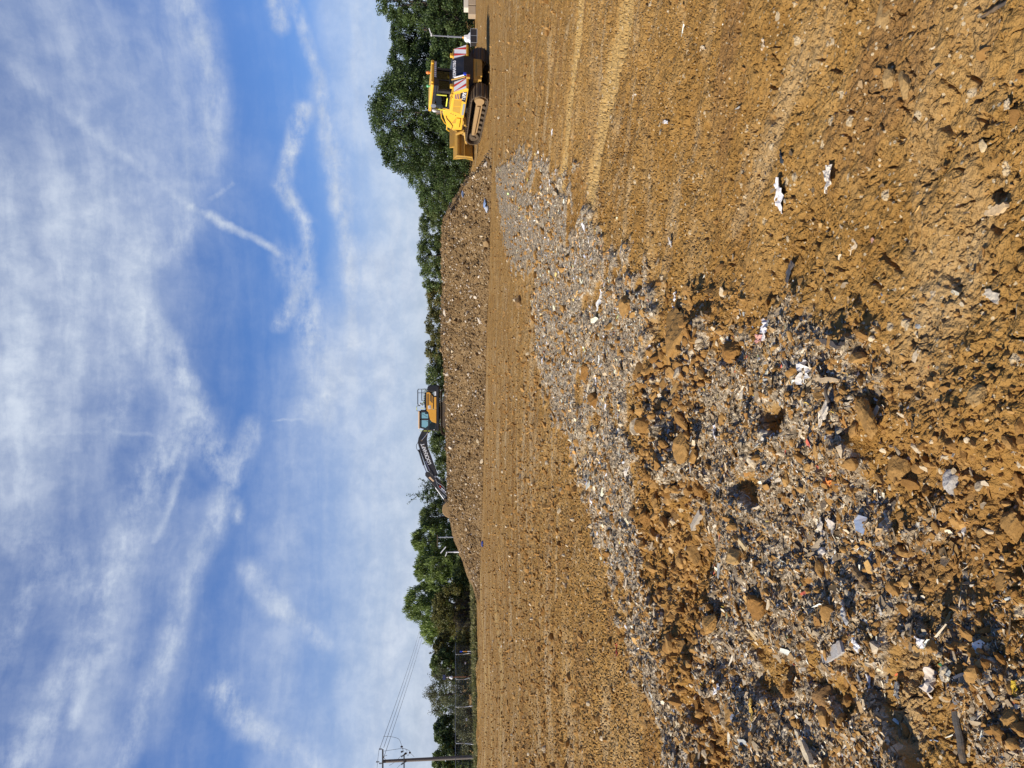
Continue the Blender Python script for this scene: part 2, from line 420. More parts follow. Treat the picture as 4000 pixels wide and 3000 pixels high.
def masks(x, y):
    d = np.hypot(x, y)
    w = 0.05 * d + 0.25
    wob = w * (0.35 * fbm(x / w / 1.6, y / w / 1.6, 21, 3) + 0.25 * gnoise(x * 2.2, y * 2.2, 25))
    g1 = seg_dist(x, y, G1) + wob
    g1 = g1 + 0.35 * gnoise(x * 4.1, y * 2.2, 27) + 0.25 * gnoise(x * 9, y * 5, 28)
    m1 = sstep(g1, -0.26 - 0.005 * d, 0.16 + 0.003 * d)
    streak = fbm(x * 0.9 + y * 0.12, y * 0.28, 61, 3)       # brown runs dragged through the waste
    m1 = m1 * (1 - 0.85 * sstep(streak + 0.25 * gnoise(x * 3, y * 3, 62), 0.40, 0.68))
    g2 = seg_dist(x, y, G2) + wob
    m2 = sstep(g2 + 0.12 * gnoise(x * 8, y * 8, 29), -0.22, 0.22)
    patch = fbm(x * 1.25, y * 1.0, 71, 4)
    thr = 0.52 - 0.62 * sstep(y, 5.0, 6.8)
    m2 = m2 * (1 - 0.95 * sstep(patch, thr - 0.1, thr + 0.14))
    waste = np.maximum(m1, m2)
    cl = sstep(seg_dist(x, y, CL) + wob * 1.2, -0.3, 0.3)
    cr = sstep(seg_dist(x, y, CR) + wob * 1.5, -0.5, 0.4)
    tr = np.minimum(seg_dist(x, y, TR1, False), seg_dist(x, y, TR2, False) * 0.85) + 0.10 * gnoise(x * 1.5, y * 1.5, 33)
    trk = 1 - sstep(tr, 0.16, 0.34)
    return waste, m1, m2, cl, cr, trk, d

def macro(x, y):                            # the lie of the land
    z = 0.05 * fbm(x / 6.0, y / 6.0, 3, 3) * sstep(np.hypot(x, y), 2, 12)
    z = z + 0.16 * sstep(y, 55, 90)
    rx, ry = x - DZ_POS.x, y - DZ_POS.y                     # the ramp the dozer climbs
    s = rx * DZ_DIR.x + ry * DZ_DIR.y
    l = rx * -DZ_DIR.y + ry * DZ_DIR.x
    ramp = np.clip(s + 2.05, 0, 7.5) * math.tan(DZ_PITCH)
    flat = sstep(l, -3.0, -1.75) * sstep(l, 6.0, 2.6)
    z = z * (1 - flat * sstep(np.abs(s), 8, 4)) + ramp * flat * sstep(s, 10, 5)
    z = z + 1.25 * np.exp(-(((x - 14.3) / 3.0) ** 2 + ((y - 55) / 3.0) ** 2)) * (1 - 0.6 * flat)
    z = z + 0.35 * np.exp(-((y - 57.5 - 0.35 * (x + 30)) / 1.1) ** 2) * sstep(x, -21, -24) * (1 + 0.5 * gnoise(x * .5, y * .5, 8))   # soil windrow
    z = z + 0.10 * np.exp(-((y - 33) / 2.0) ** 2) * sstep(x, 4, 0)
    return z
def height(x, y, fine=None):
    """ground height; fine = local grid spacing, below which relief is left out"""
    waste, m1, m2, cl, cr, trk, d = masks(x, y)
    fine = 0.0008 * d * d + 0.004 if fine is None else fine
    def k(s): return np.clip(1.6 * s / fine - 0.6, 0, 1)
    z = macro(x, y)
    wx, wy = x + 0.12 * gnoise(x * 3, y * 3, 41), y + 0.12 * gnoise(x * 3 + 9, y * 3, 42)
    near_left = sstep(x, 1.2, -0.6) * sstep(y, 9, 5)
    z = z + 0.05 * m2 * sstep(y, 12, 6) + 0.04 * m1
    z = z + (0.035 + 0.03 * near_left) * fbm(x / 0.9, y / 0.9, 11, 3) * k(0.9) * (0.35 + cl + cr + 0.8 * m2)
    u_, v_ = x * 0.83 - y * 0.56, x * 0.56 + y * 0.83
    rough = 0.07 + 1.0 * cl + 0.6 * cr + 0.55 * m2 + 0.35 * m1 + 0.14 * sstep(x, 0.5, -1.0)
    for cs, amp, sd in ((0.42, 0.040, 101), (0.19, 0.026, 102), (0.085, 0.014, 103), (0.038, 0.007, 104)):
        f1, f2, cid = worley(wx / cs, wy / cs * 0.9, sd)
        lump = np.clip(1 - (f1 / 0.62) ** 2, 0, 1) * (cid > 0.42) * (0.5 + cid)
        z = z + amp * lump * rough * k(cs)
    rg = np.abs(fbm(u_ * 5.5, v_ * 11.0, 52, 4, 0.6))
    z = z + 0.012 * fbm(x / 0.16, y / 0.16, 51, 4, 0.62) * k(0.12) * (0.75 + 0.8 * rough) - 0.012 * sstep(rg, 0.22, 0.0) * k(0.05) * (1 - 0.6 * waste)
    z = z + 0.0045 * fbm(x / 0.03, y / 0.03, 53, 2) * k(0.03)
    # drag tears in the smooth, blade-struck soil at the near right
    a = R(-34); u, v = x * math.cos(a) + y * math.sin(a), -x * math.sin(a) + y * math.cos(a)
    smooth = np.clip(1 - cl - cr - waste, 0, 1)
    cr1 = np.abs(gnoise(u * 3.0 + 0.3 * gnoise(x * 7, y * 7, 58), v * 8.0 + 0.6 * gnoise(x * 11, y * 11, 59), 55))
    cr2 = np.abs(gnoise(u * 5.0, v * 12.0 + 0.8 * gnoise(x * 9, y * 9, 60), 57))
    gate = sstep(fbm(x / 0.6, y / 0.6, 56, 3), -0.12, 0.30)
    gate2 = sstep(fbm(x / 0.25, y / 0.25, 66, 3), -0.15, 0.25)
    z = z - smooth * sstep(y, 14, 6) * (0.036 * gate * sstep(cr1, 0.055, 0.0) * k(0.06) + 0.024 * gate2 * sstep(cr2, 0.10, 0.0) * k(0.03))
    z = z + smooth * sstep(x, -1.5, 0.5) * (0.016 * gnoise(u * 1.2, v * 5.0, 67) * k(0.15) + 0.030 * fbm(u * 0.9, v * 1.7, 69, 3) * k(0.3) + 0.007 * gnoise(u * 5, v * 17, 70) * k(0.05))
    # level runs of tracks across the far left and the two track prints at the right
    z = z + smooth * 0.020 * gnoise(x * 0.25, y * 2.2, 68) * sstep(x, 3, -3) * k(0.25)
    grous = np.sin((x * 0.18 + y * 0.98) * 2 * np.pi / 0.19)
    z = z - trk * (0.03 - 0.022 * grous * k(0.07))
    z = z - 0.020 * np.clip(grous, -0.4, 1) * k(0.09) * np.exp(-((x - 9.5) / 2.2) ** 2 - ((y - 21) / 5) ** 2)
    return z

dgs = 1.6 * F_PX                            # grid lines follow the distance, fine near the camera
vs = np.concatenate([np.linspace(4150, 2300, 900), np.linspace(2298, 1835, 420)])
rows = []
for v in vs:
    a = math.atan((v - 2000) / F_PX) + PITCH
    rows.append(CAM_H / math.tan(a))
rows = np.array([-60, -25, -10, -4, -1.5, 0.2, 0.9, 1.3] + [r for r in rows if r > 1.5] + list(np.geomspace(rows[-1] * 1.04, 900, 60)))
tans = np.concatenate([-np.geomspace(60, 0.72, 40)[:-1], np.linspace(-0.72, 0.72, 860), np.geomspace(0.72, 60, 40)[1:]])
TX, RY = np.meshgrid(tans, rows)
GX, GY = TX * np.maximum(RY, 1.5), RY
nr, ncol = GX.shape
spx = np.maximum(np.abs(np.gradient(GX, axis=1)), np.abs(np.gradient(GY, axis=0)) * 0.55).ravel()
gx, gy = GX.ravel(), GY.ravel()
gz = height(gx, gy, spx)
waste, m1, m2, cl, cr, trk, dist = masks(gx, gy)
pb = np.minimum(np.minimum(seg_dist(gx, gy, PB1, False), seg_dist(gx, gy, PB2, False) * 1.3), seg_dist(gx, gy, PB3, False) * 1.6) + 0.9 * fbm(gx * 0.12, gy * 0.9, 35, 4)
trk = np.maximum(trk, 0.95 * sstep(pb, 1.3, 0.3))
idx = np.arange(nr * ncol).reshape(nr, ncol)
quads = np.stack([idx[:-1, :-1].ravel(), idx[:-1, 1:].ravel(), idx[1:, 1:].ravel(), idx[1:, :-1].ravel()], 1)

def soil_mat(name, heap=False):
    m, B, b = mat_new(name)
    geo = B.n('ShaderNodeNewGeometry').outputs['Position']
    big, mid = B.noise(geo, 0.35, 4, 0.6), B.noise(geo, 2.3, 6, 0.65)
    fine = B.noise(geo, 38, 5, 0.7)
    if heap:
        c = B.ramp(B.math('ADD', B.math('MULTIPLY', mid, 0.6), B.math('MULTIPLY', big, 0.4)),
                   [(0.3, (0.175, 0.108, 0.046)), (0.5, (0.250, 0.162, 0.074)), (0.7, (0.33, 0.23, 0.118))])
    else:
        c = B.ramp(B.math('ADD', B.math('MULTIPLY', mid, 0.55), B.math('MULTIPLY', big, 0.45)),
                   [(0.30, (0.235, 0.117, 0.029)), (0.46, (0.365, 0.203, 0.056)), (0.58, (0.440, 0.260, 0.083)), (0.74, (0.52, 0.348, 0.148))])
        # drier, greyer runs dragged along the haul way
        wv = B.vec('ADD', geo, B.vec('SCALE', B.vec('SUBTRACT', B.noise(geo, 0.22, 3, 0.5, color=True), (0.5, 0.5, 0.5)), scale=2.6))
        mp = B.n('ShaderNodeMapping'); B.put(mp.inputs[0], wv); mp.inputs['Scale'].default_value = (0.10, 0.75, 0.3); mp.inputs['Rotation'].default_value = (0, 0, R(6))
        sxy = B.n('ShaderNodeSeparateXYZ'); B.put(sxy.inputs[0], geo)
        lft = B.ss(sxy.outputs[0], 4.0, -2.0, 0.15, 1.0)
        run = B.noise(mp.outputs[0], 1.0, 5, 0.65)
        c = B.mix(B.math('MULTIPLY', B.ss(run, 0.52, 0.66), B.math('MULTIPLY', lft, 0.8)), c, (0.55, 0.40, 0.21))
        c = B.mix(B.math('MULTIPLY', B.ss(run, 0.47, 0.36), B.math('MULTIPLY', lft, 0.6)), c, (0.235, 0.112, 0.030))
        mr = B.n('ShaderNodeMapping'); B.put(mr.inputs[0], wv); mr.inputs['Rotation'].default_value = (0, 0, R(-34)); mr.inputs['Scale'].default_value = (0.55, 1.5, 1)
        mr.vector_type = 'TEXTURE'; mr.inputs['Scale'].default_value = (1.8, 0.55, 1)
        pt = B.noise(mr.outputs[0], 1.0, 5, 0.62)
        c = B.mix(B.math('MULTIPLY', B.ss(pt, 0.53, 0.68), 0.70), c, (0.53, 0.375, 0.185))
        c = B.mix(B.math('MULTIPLY', B.ss(pt, 0.46, 0.32), 0.65), c, (0.265, 0.145, 0.055))
        c = B.mix(B.math('MULTIPLY', B.attr('track'), 0.7), c, (0.60, 0.41, 0.16))
        c = B.mix(B.math('MULTIPLY', B.attr('clod'), 0.45), c, (0.35, 0.18, 0.045))
    # crumbs and small stones of their own colour
    v1 = B.voro(geo, 55)
    r1 = B.n('ShaderNodeSeparateColor'); B.put(r1.inputs[0], v1.outputs['Color'])
    c = B.mix(B.math('MULTIPLY', B.math('GREATER_THAN', r1.outputs[0], 0.90), B.ss(v1.outputs['Distance'], 0.42, 0.30)), c, (0.62, 0.50, 0.31))
    v2 = B.voro(geo, 9.0 if heap else 14.0)
    r2 = B.n('ShaderNodeSeparateColor'); B.put(r2.inputs[0], v2.outputs['Color'])
    c = B.mix(B.math('MULTIPLY', B.math('GREATER_THAN', r2.outputs[0], 0.93), B.ss(v2.outputs['Distance'], 0.36, 0.28)), c, (0.60, 0.47, 0.28))
    c = B.mix(B.math('MULTIPLY', B.ss(fine, 0.35, 0.65), 0.5), B.mix(1.0, c, (0.80, 0.78, 0.75), 'MULTIPLY'), c)
    if not heap:
        w = B.attr('waste')
        g1 = B.voro(geo, 30); q1 = B.n('ShaderNodeSeparateColor'); B.put(q1.inputs[0], g1.outputs['Color'])
        g2 = B.voro(geo, 75); q2 = B.n('ShaderNodeSeparateColor'); B.put(q2.inputs[0], g2.outputs['Color'])
        stops = [(0.0, (0.06, 0.052, 0.042)), (0.22, (0.13, 0.112, 0.088)), (0.42, (0.22, 0.185, 0.14)), (0.60, (0.32, 0.275, 0.21)), (0.80, (0.45, 0.40, 0.32)), (0.93, (0.66, 0.62, 0.54))]
        wc = B.mix(1.0, B.mix(0.5, B.ramp(q1.outputs[0], stops, 'CONSTANT'), B.ramp(q2.outputs[1], stops, 'CONSTANT')), (1.35, 1.25, 1.05), 'MULTIPLY')
        wc = B.mix(B.math('MULTIPLY', B.ss(mid, 0.5, 0.7), 0.45), wc, (0.36, 0.22, 0.09))
        c = B.mix(B.math('MULTIPLY', B.ss(B.math('ADD', w, B.math('MULTIPLY', B.math('SUBTRACT', fine, 0.5), 0.8)), 0.35, 0.65), 0.92), c, wc)
    B.put(b.inputs['Base Color'], c)
    b.inputs['Roughness'].default_value = 0.95
    b.inputs['Specular IOR Level'].default_value = 0.06
    bp = B.n('ShaderNodeBump'); bp.inputs['Strength'].default_value = 1.0; bp.inputs['Distance'].default_value = 1.0
    hgt = B.math('ADD', B.math('MULTIPLY', B.noise(geo, 17, 4, 0.7), 0.035), B.math('MULTIPLY', fine, 0.010))
    far = B.ss(B.vec('LENGTH', geo), 9, 24)
    hgt = B.math('ADD', hgt, B.math('MULTIPLY', B.math('MULTIPLY', B.noise(geo, 4.5, 5, 0.7), 0.16), far))
    B.put(bp.inputs['Height'], hgt)
    B.put(b.inputs['Normal'], bp.outputs[0])
    return m
SOIL, HEAPM = soil_mat('trodden_soil'), soil_mat('heap_soil', True)
ground = np_mesh('ground', np.stack([gx, gy, gz], 1), [quads], SOIL, smooth=False,
                 attrs={'waste': waste, 'track': trk, 'clod': np.maximum(cl, cr)})
tag(ground, kind='structure')

# ------------------------------------------------------------------ spoil heap
def heap_xy(s, t): return HP0.x + HT.x * s + HN.x * t, HP0.y + HT.y * s + HN.y * t
def heap_h(s, t, small=True):
    ws, wt = s + 0.9 * fbm(s / 5, t / 5, 81, 3), t + 0.7 * fbm(s / 3.2, t / 3.2, 82, 3)
    X, Y = heap_xy(ws, wt)
    er = ((X - 12.2) * -0.97 + (Y - 40) * 0.24) / 3.6          # right end
    el_ = ((X + 17.4) * 0.97 + (Y - 60) * 0.25) / 7.6          # long left slope
    e = np.minimum(np.minimum(wt / 4.0, er), np.minimum(el_, (46 - wt) / 6))
    z = (2.56 + 0.011 * np.clip(wt, 0, 30)) * np.clip(e, -0.2, 1)
    z = z - 0.16 * np.exp(-((e - 1) / 0.16) ** 2) + 0.14 * np.clip(e - 0.9, 0, 1) * 0 
    lip = np.exp(-((ws - 13.5) / 1.6) ** 2) * 0.26 + np.exp(-((ws - 7) / 2.5) ** 2) * 0.08
    z = z + (0.12 * fbm(s / 2.2, t / 2.2, 83, 3) + lip - 0.16 * sstep(np.abs(gnoise(s / 2.0, t / 9.0, 88)), 0.16, 0.0) * sstep(t, 5.5, 2.0)) * np.clip(e, 0, 1)
    if small:
        z = z + 0.05 * fbm(s / 0.5, t / 0.5, 84, 3) * np.clip(e * 3, 0, 1)
        f1, f2, cid = worley(s / 0.5, t / 0.5, 85)
        z = z + 0.10 * np.clip(1 - (f1 / 0.6) ** 2, 0, 1) * (cid > 0.55) * np.clip(e * 3, 0, 1)
        f1, f2, cid = worley(s / 0.22, t / 0.22, 86)
        z = z + 0.05 * np.clip(1 - (f1 / 0.6) ** 2, 0, 1) * (cid > 0.5) * np.clip(e * 3, 0, 1)
    return z
hs = np.concatenate([np.linspace(-4, 38, 600), np.linspace(38.3, 60, 70)])
ht = np.concatenate([np.linspace(-0.7, 6.0, 120), np.geomspace(6.1, 50, 60)])
S2, T2 = np.meshgrid(hs, ht)
hx, hy = heap_xy(S2.ravel(), T2.ravel())
hz_ = heap_h(S2.ravel(), T2.ravel())
base_h = macro(hx, hy)
hz_ = np.where(hz_ > 0.03, base_h * 0.4 + hz_, -0.4)
hi = np.arange(len(hx)).reshape(S2.shape)
hq = np.stack([hi[:-1, :-1].ravel(), hi[:-1, 1:].ravel(), hi[1:, 1:].ravel(), hi[1:, :-1].ravel()], 1)
hq = hq[(hz_[hq] > -0.3).any(1)]
heap = np_mesh('spoil_heap', np.stack([hx, hy, hz_], 1), [hq], HEAPM)
tag(heap, 'long flat-topped heap of stony brown spoil with a steep face, carrying the excavator', 'spoil heap')

# ------------------------------------------------------------------ loose lumps and shreds (merged by kind)
def rock_proto(seed, sub=1, flat=0.7):
    bm = bmesh.new(); bmesh.ops.create_icosphere(bm, subdivisions=sub, radius=1.0)
    rng = np.random.RandomState(seed)
    V = np.array([v.co[:] for v in bm.verts]); Fc = np.array([[v.index for v in f.verts] for f in bm.faces])
    bm.free()
    for _ in range(5):                       # shave facets off
        n = rng.normal(size=3); n /= np.linalg.norm(n)
        dcut = rng.uniform(0.45, 0.85)
        dd = V @ n
        V = V - np.outer(np.maximum(dd - dcut, 0), n)
    V = V * (1 + 0.09 * rng.normal(size=(len(V), 1))) * np.array([1.0, rng.uniform(0.6, 0.95), flat * rng.uniform(0.7, 1.1)])
    return V, Fc
def rot_mats(n, rng, tilt=0.5):
    a, b, c = rng.uniform(0, 2 * np.pi, n), rng.normal(0, tilt, n), rng.normal(0, tilt, n)
    ca, sa, cb, sb, cc, sc = np.cos(a), np.sin(a), np.cos(b), np.sin(b), np.cos(c), np.sin(c)
    z = np.zeros(n); o = np.ones(n)
    Rz = np.stack([np.stack([ca, -sa, z], 1), np.stack([sa, ca, z], 1), np.stack([z, z, o], 1)], 1)
    Rx = np.stack([np.stack([o, z, z], 1), np.stack([z, cb, -sb], 1), np.stack([z, sb, cb], 1)], 1)
    Ry = np.stack([np.stack([cc, z, sc], 1), np.stack([z, o, z], 1), np.stack([-sc, z, cc], 1)], 1)
    return Rz @ Rx @ Ry
def scatter(name, protos, pos, size, rng, mat, cols, tilt=0.6, aniso=0.3, parent=None):
    n = len(pos)
    which = rng.randint(0, len(protos), n)
    Vs, Fs, Cs, off = [], [], [], 0
    Rm = rot_mats(n, rng, tilt)
    sc3 = size[:, None] * np.exp(rng.normal(0, aniso, (n, 3)))
    for k, (V, Fc) in enumerate(protos):
        ii = np.where(which == k)[0]
        if not len(ii): continue
        P = np.einsum('nij,nvj->nvi', Rm[ii], V[None] * sc3[ii][:, None, :]) + pos[ii][:, None, :]
        Vs.append(P.reshape(-1, 3))
        Fs.append((Fc[None] + (np.arange(len(ii)) * len(V))[:, None, None]).reshape(-1, Fc.shape[1]) + off)
        Cs.append(np.repeat(cols[ii], len(V), 0))
        off += len(ii) * len(V)
    return np_mesh(name, np.concatenate(Vs), Fs, mat, parent, attrs={'tint': np.concatenate(Cs)})
def tint_mat(name, rough=0.9, spec=0.2, noise=0.5, scale=25, dirt=0.0, back=0.0):
    m, B, b = mat_new(name)
    geo = B.n('ShaderNodeNewGeometry').outputs['Position']
    c = B.attr('tint', 'Color')
    f = B.noise(geo, scale, 5, 0.65)
    c = B.mix(B.math('MULTIPLY', B.ss(f, 0.3, 0.65), noise), c, B.mix(1.0, c, (0.62, 0.58, 0.52), 'MULTIPLY'))
    if dirt: c = B.mix(B.math('MULTIPLY', B.ss(B.noise(geo, scale * 0.6, 4, 0.6), 0.48, 0.62), dirt), c, (0.33, 0.20, 0.08))
    B.put(b.inputs['Base Color'], c); b.inputs['Roughness'].default_value = rough; b.inputs['Specular IOR Level'].default_value = spec
    bp = B.n('ShaderNodeBump'); bp.inputs['Strength'].default_value = 0.7; bp.inputs['Distance'].default_value = 0.01
    B.put(bp.inputs['Height'], f); B.put(b.inputs['Normal'], bp.outputs[0])
    return m
CLODM, SHREDM = tint_mat('clod_soil', spec=0.08, noise=0.6, scale=30), tint_mat('shred_mix', 0.9, 0.08, 0.35, 30, 0.25)
RNG = np.random.RandomState(11)
PROTO1 = [rock_proto(s, 1) for s in range(10)]
PROTO2 = [rock_proto(40 + s, 2) for s in range(8)]
def sample_view(n, rng, vmin=1870, vmax=4120, pmin=-250, pmax=3250):
    px, py = rng.uniform(vmin, vmax, n), rng.uniform(pmin, pmax, n)
    a = np.arctan((px - 2000) / F_PX) + PITCH
    y = CAM_H / np.tan(a)
    dep = y * CP + CAM_H * SP * 1.0
    return (1500 - py) / F_PX * dep, y
def clod_cols(n, rng, lo=(0.24, 0.118, 0.032), hi=(0.48, 0.28, 0.095)):
    t = rng.beta(2, 2, n)[:, None]
    c = np.array(lo) * (1 - t) + np.array(hi) * t
    pale = rng.rand(n) < 0.06
    c[pale] = np.array([0.60, 0.49, 0.32]) * rng.uniform(0.8, 1.15, (pale.sum(), 1))
    return c
# clods and stones over the whole ground
x, y = sample_view(110000, RNG)
w_, m1_, m2_, cl_, cr_, tr_, d_ = masks(x, y)
keep = RNG.rand(len(x)) < (0.008 + 0.34 * sstep(y, 7, 15) * (0.35 + 0.65 * sstep(x, 4, 0)) + 0.50 * cl_ + 0.13 * cr_ + 0.30 * w_ + 0.22 * sstep(x, 1.5, -2) * sstep(y, 5, 9)) * (1 - 0.7 * tr_)
keep &= ~((y > 37) & (np.abs((x - 9.4) * HN.x + (y - 39) * HN.y) < 3) & (x < 9))
x, y, d_ = x[keep], y[keep], d_[keep]; cl_, cr_ = cl_[keep], cr_[keep]
sz = np.exp(RNG.normal(0, 0.55, len(x))) * (0.0025 + 0.0013 * d_) * (1 + 0.55 * cl_ + 0.3 * cr_)
sz = np.minimum(sz, 0.011 + 0.009 * d_); sz = np.minimum(sz, 0.07)
z = height(x, y)
order = np.argsort(y); x, y, z, sz = x[order], y[order], z[order], sz[order]
kn = int((y < 8.5).sum()); cc = clod_cols(len(x), RNG); P3 = np.stack([x, y, z + sz * (0.2 + 0.25 * sstep(y, 8, 14))], 1)
clods = scatter('clods', PROTO2, P3[:kn], sz[:kn], RNG, CLODM, cc[:kn])
farc = scatter('clods', PROTO1, P3[kn:], sz[kn:], RNG, CLODM, cc[kn:])
tag(farc, 'small clods and stones speckling the middle and far ground', 'clods', kind='stuff')
tag(clods, 'loose clods and small stones strewn over the near soil', 'clods', kind='stuff')
# rubble on the heap
n = 52000
s_, t_ = RNG.uniform(-3, 38, n), np.where(RNG.rand(n) < 0.75, RNG.uniform(-0.6, 4.8, n), RNG.uniform(4, 14, n))
hzv = heap_h(s_, t_); ok = hzv > 0.0
s_, t_, hzv = s_[ok], t_[ok], hzv[ok]
x, y = heap_xy(s_, t_)
sz = np.minimum(np.exp(RNG.normal(0, 0.55, len(x))) * 0.033, 0.22)
hc = clod_cols(len(x), RNG, (0.14, 0.082, 0.034), (0.36, 0.245, 0.12))
hp = RNG.rand(len(x)) < 0.055
hc[hp] = np.array([0.66, 0.58, 0.46]) * RNG.uniform(0.8, 1.2, (hp.sum(), 1))
rub = scatter('rubble', PROTO1, np.stack([x, y, macro(x, y) * 0.4 + hzv + sz * 0.45], 1), sz, RNG, CLODM, hc, parent=heap)
tag(rub, kind='stuff')
# shredded waste: flat chips, strips and rags
def chip_proto(seed, l=1.0, w=0.5, n=4):
    rng = np.random.RandomState(seed)
    V, Fc = [], []
    for i in range(n + 1):
        t = i / n - 0.5
        ww = w * (0.55 + 0.45 * rng.rand()) * (1 if 0 < i < n else 0.6)
        zz = 0.22 * rng.normal() * l * 0.5
        sh = 0.18 * rng.normal() * w
        V += [(t * 2 * l, ww + sh, zz + 0.1 * rng.normal()), (t * 2 * l, -ww + sh, zz + 0.1 * rng.normal())]
    V = np.array(V)
    V2 = V - np.array([0, 0, 0.06])
    k = len(V)
    for i in range(n):
        a = 2 * i
        Fc += [(a, a + 1, a + 3, a + 2), (k + a, k + a + 2, k + a + 3, k + a + 1), (a, a + 2, k + a + 2, k + a), (a + 1, k + a + 1, k + a + 3, a + 3)]
    Fc += [(0, k, k + 1, 1), (2 * n, 2 * n + 1, k + 2 * n + 1, k + 2 * n)]
    return np.concatenate([V, V2]), np.array(Fc)
CHIPS = [chip_proto(s, 1.0, w, 2) for s, w in enumerate((0.75, 0.6, 0.5, 0.4, 0.3, 0.2, 0.12, 0.8))]
x, y = sample_view(230000, RNG, 1925)
w_, m1_, m2_, cl_, cr_, tr_, d_ = masks(x, y)
keep = RNG.rand(len(x)) < (0.75 * w_ + 0.003 + 0.012 * sstep(seg_dist(x, y, G2), -1.2, 0) + 0.008 * sstep(x, 0, -3))
x, y, d_ = x[keep], y[keep], d_[keep]; m2_ = m2_[keep]
n = len(x)
sz = np.minimum(np.exp(RNG.normal(0, 0.6, n)) * (0.0033 + 0.0010 * d_), np.minimum(0.010 + 0.0055 * d_, 0.048))
pal = np.array([(0.56, 0.50, 0.40), (0.72, 0.68, 0.59), (0.40, 0.345, 0.265), (0.25, 0.21, 0.16), (0.12, 0.096, 0.066), (0.05, 0.042, 0.034), (0.40, 0.29, 0.165), (0.46, 0.31, 0.135), (0.32, 0.18, 0.065), (0.36, 0.40, 0.44), (0.24, 0.32, 0.50), (0.60, 0.16, 0.12), (0.80, 0.80, 0.78), (0.28, 0.42, 0.22), (0.70, 0.55, 0.15)])
pr = np.array([13, 9, 16, 16, 9, 3, 13, 11, 13, 3, 0.6, 0.4, 3, 0.25, 0.3]); pr = pr / pr.sum()
cols = pal[RNG.choice(len(pal), n, p=pr)] * RNG.uniform(0.8, 1.15, (n, 1))
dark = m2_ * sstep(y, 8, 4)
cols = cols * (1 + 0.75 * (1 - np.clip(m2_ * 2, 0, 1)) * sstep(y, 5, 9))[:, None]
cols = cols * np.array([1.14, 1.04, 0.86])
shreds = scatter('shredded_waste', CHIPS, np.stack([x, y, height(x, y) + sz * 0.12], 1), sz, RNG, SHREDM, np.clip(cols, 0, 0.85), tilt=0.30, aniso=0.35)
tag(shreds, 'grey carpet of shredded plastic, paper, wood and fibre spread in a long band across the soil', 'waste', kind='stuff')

# ------------------------------------------------------------------ trees and hedges
def leaf_mat(name, c0, c1, c2):
    m, B, b = mat_new(name)
    nt = m.node_tree
    t = B.attr('leaf')
    oi = B.n('ShaderNodeObjectInfo').outputs['Random']
    c = B.ramp(t, [(0.0, c0), (0.5, c1), (1.0, c2)])
    h = B.n('ShaderNodeHueSaturation'); B.put(h.inputs['Color'], c)
    B.put(h.inputs['Value'], B.math('ADD', B.math('MULTIPLY', oi, 0.3), 0.85))
    B.put(b.inputs['Base Color'], h.outputs[0]); b.inputs['Roughness'].default_value = 0.5
    b.inputs['Specular IOR Level'].default_value = 0.35
    tr = B.n('ShaderNodeBsdfTranslucent'); B.put(tr.inputs[0], h.outputs[0])
    mx = B.n('ShaderNodeMixShader'); mx.inputs[0].default_value = 0.28
    nt.links.new(b.outputs[0], mx.inputs[1]); nt.links.new(tr.outputs[0], mx.inputs[2])
    nt.links.new(mx.outputs[0], nt.nodes['Material Output'].inputs[0])
    return m
LEAF = {
    'dark': leaf_mat('oak_leaves', (0.026, 0.048, 0.014), (0.062, 0.102, 0.026), (0.125, 0.172, 0.050)),
    'mid': leaf_mat('hedge_leaves', (0.052, 0.076, 0.020), (0.11, 0.152, 0.038), (0.19, 0.23, 0.068)),
    'olive': leaf_mat('turning_leaves', (0.065, 0.070, 0.020), (0.135, 0.138, 0.036), (0.24, 0.195, 0.055)),
    'willow': leaf_mat('willow_leaves', (0.10, 0.145, 0.030), (0.20, 0.275, 0.055), (0.32, 0.40, 0.11)),
    'grey': leaf_mat('sallow_leaves', (0.075, 0.085, 0.036), (0.135, 0.145, 0.062), (0.21, 0.215, 0.105)),
    'dry': leaf_mat('dry_twigs', (0.085, 0.065, 0.040), (0.15, 0.115, 0.07), (0.22, 0.18, 0.11)),
    'grass': leaf_mat('verge_grass', (0.09, 0.11, 0.03), (0.20, 0.20, 0.06), (0.42, 0.34, 0.15)),
}
BARK = paint('bark', (0.085, 0.065, 0.047), 0.9, dirt=0.4, dirtcol=(0.04, 0.035, 0.028), scale=6, bump=0.6)
def leaves(rng, C, Rc, per, size, droop=0.0, slim=0.6):
    """leaf quads in clumps; C clump centres, Rc clump radii"""
    n = len(C) * per
    ctr = np.repeat(C, per, 0)
    off = rng.normal(size=(n, 3)); off /= np.linalg.norm(off, axis=1)[:, None]
    off *= (rng.rand(n, 1) ** 0.45) * np.repeat(Rc, per)[:, None]
    off[:, 2] *= 0.75
    p = ctr + off
    if droop: p[:, 2] -= droop * rng.rand(n) * np.repeat(Rc, per)
    a = rng.normal(size=(n, 3)); a[:, 2] -= 0.4 + 3.0 * (droop > 0)
    a /= np.linalg.norm(a, axis=1)[:, None]
    q = rng.normal(size=(n, 3)); b = np.cross(a, q); b /= np.linalg.norm(b, axis=1)[:, None]
    l = size * np.exp(rng.normal(0, 0.3, n))[:, None]
    w = l * slim
    V = np.stack([p - a * l * 0.5, p + b * w * 0.5, p + a * l * 0.5, p - b * w * 0.5], 1).reshape(-1, 3)
    F4 = np.arange(4 * n).reshape(n, 4)
    tone = np.clip(0.5 + 0.22 * np.repeat(rng.normal(size=len(C)), per) + 0.2 * rng.normal(size=n), 0, 1)
    return V, F4, np.repeat(tone, 4)
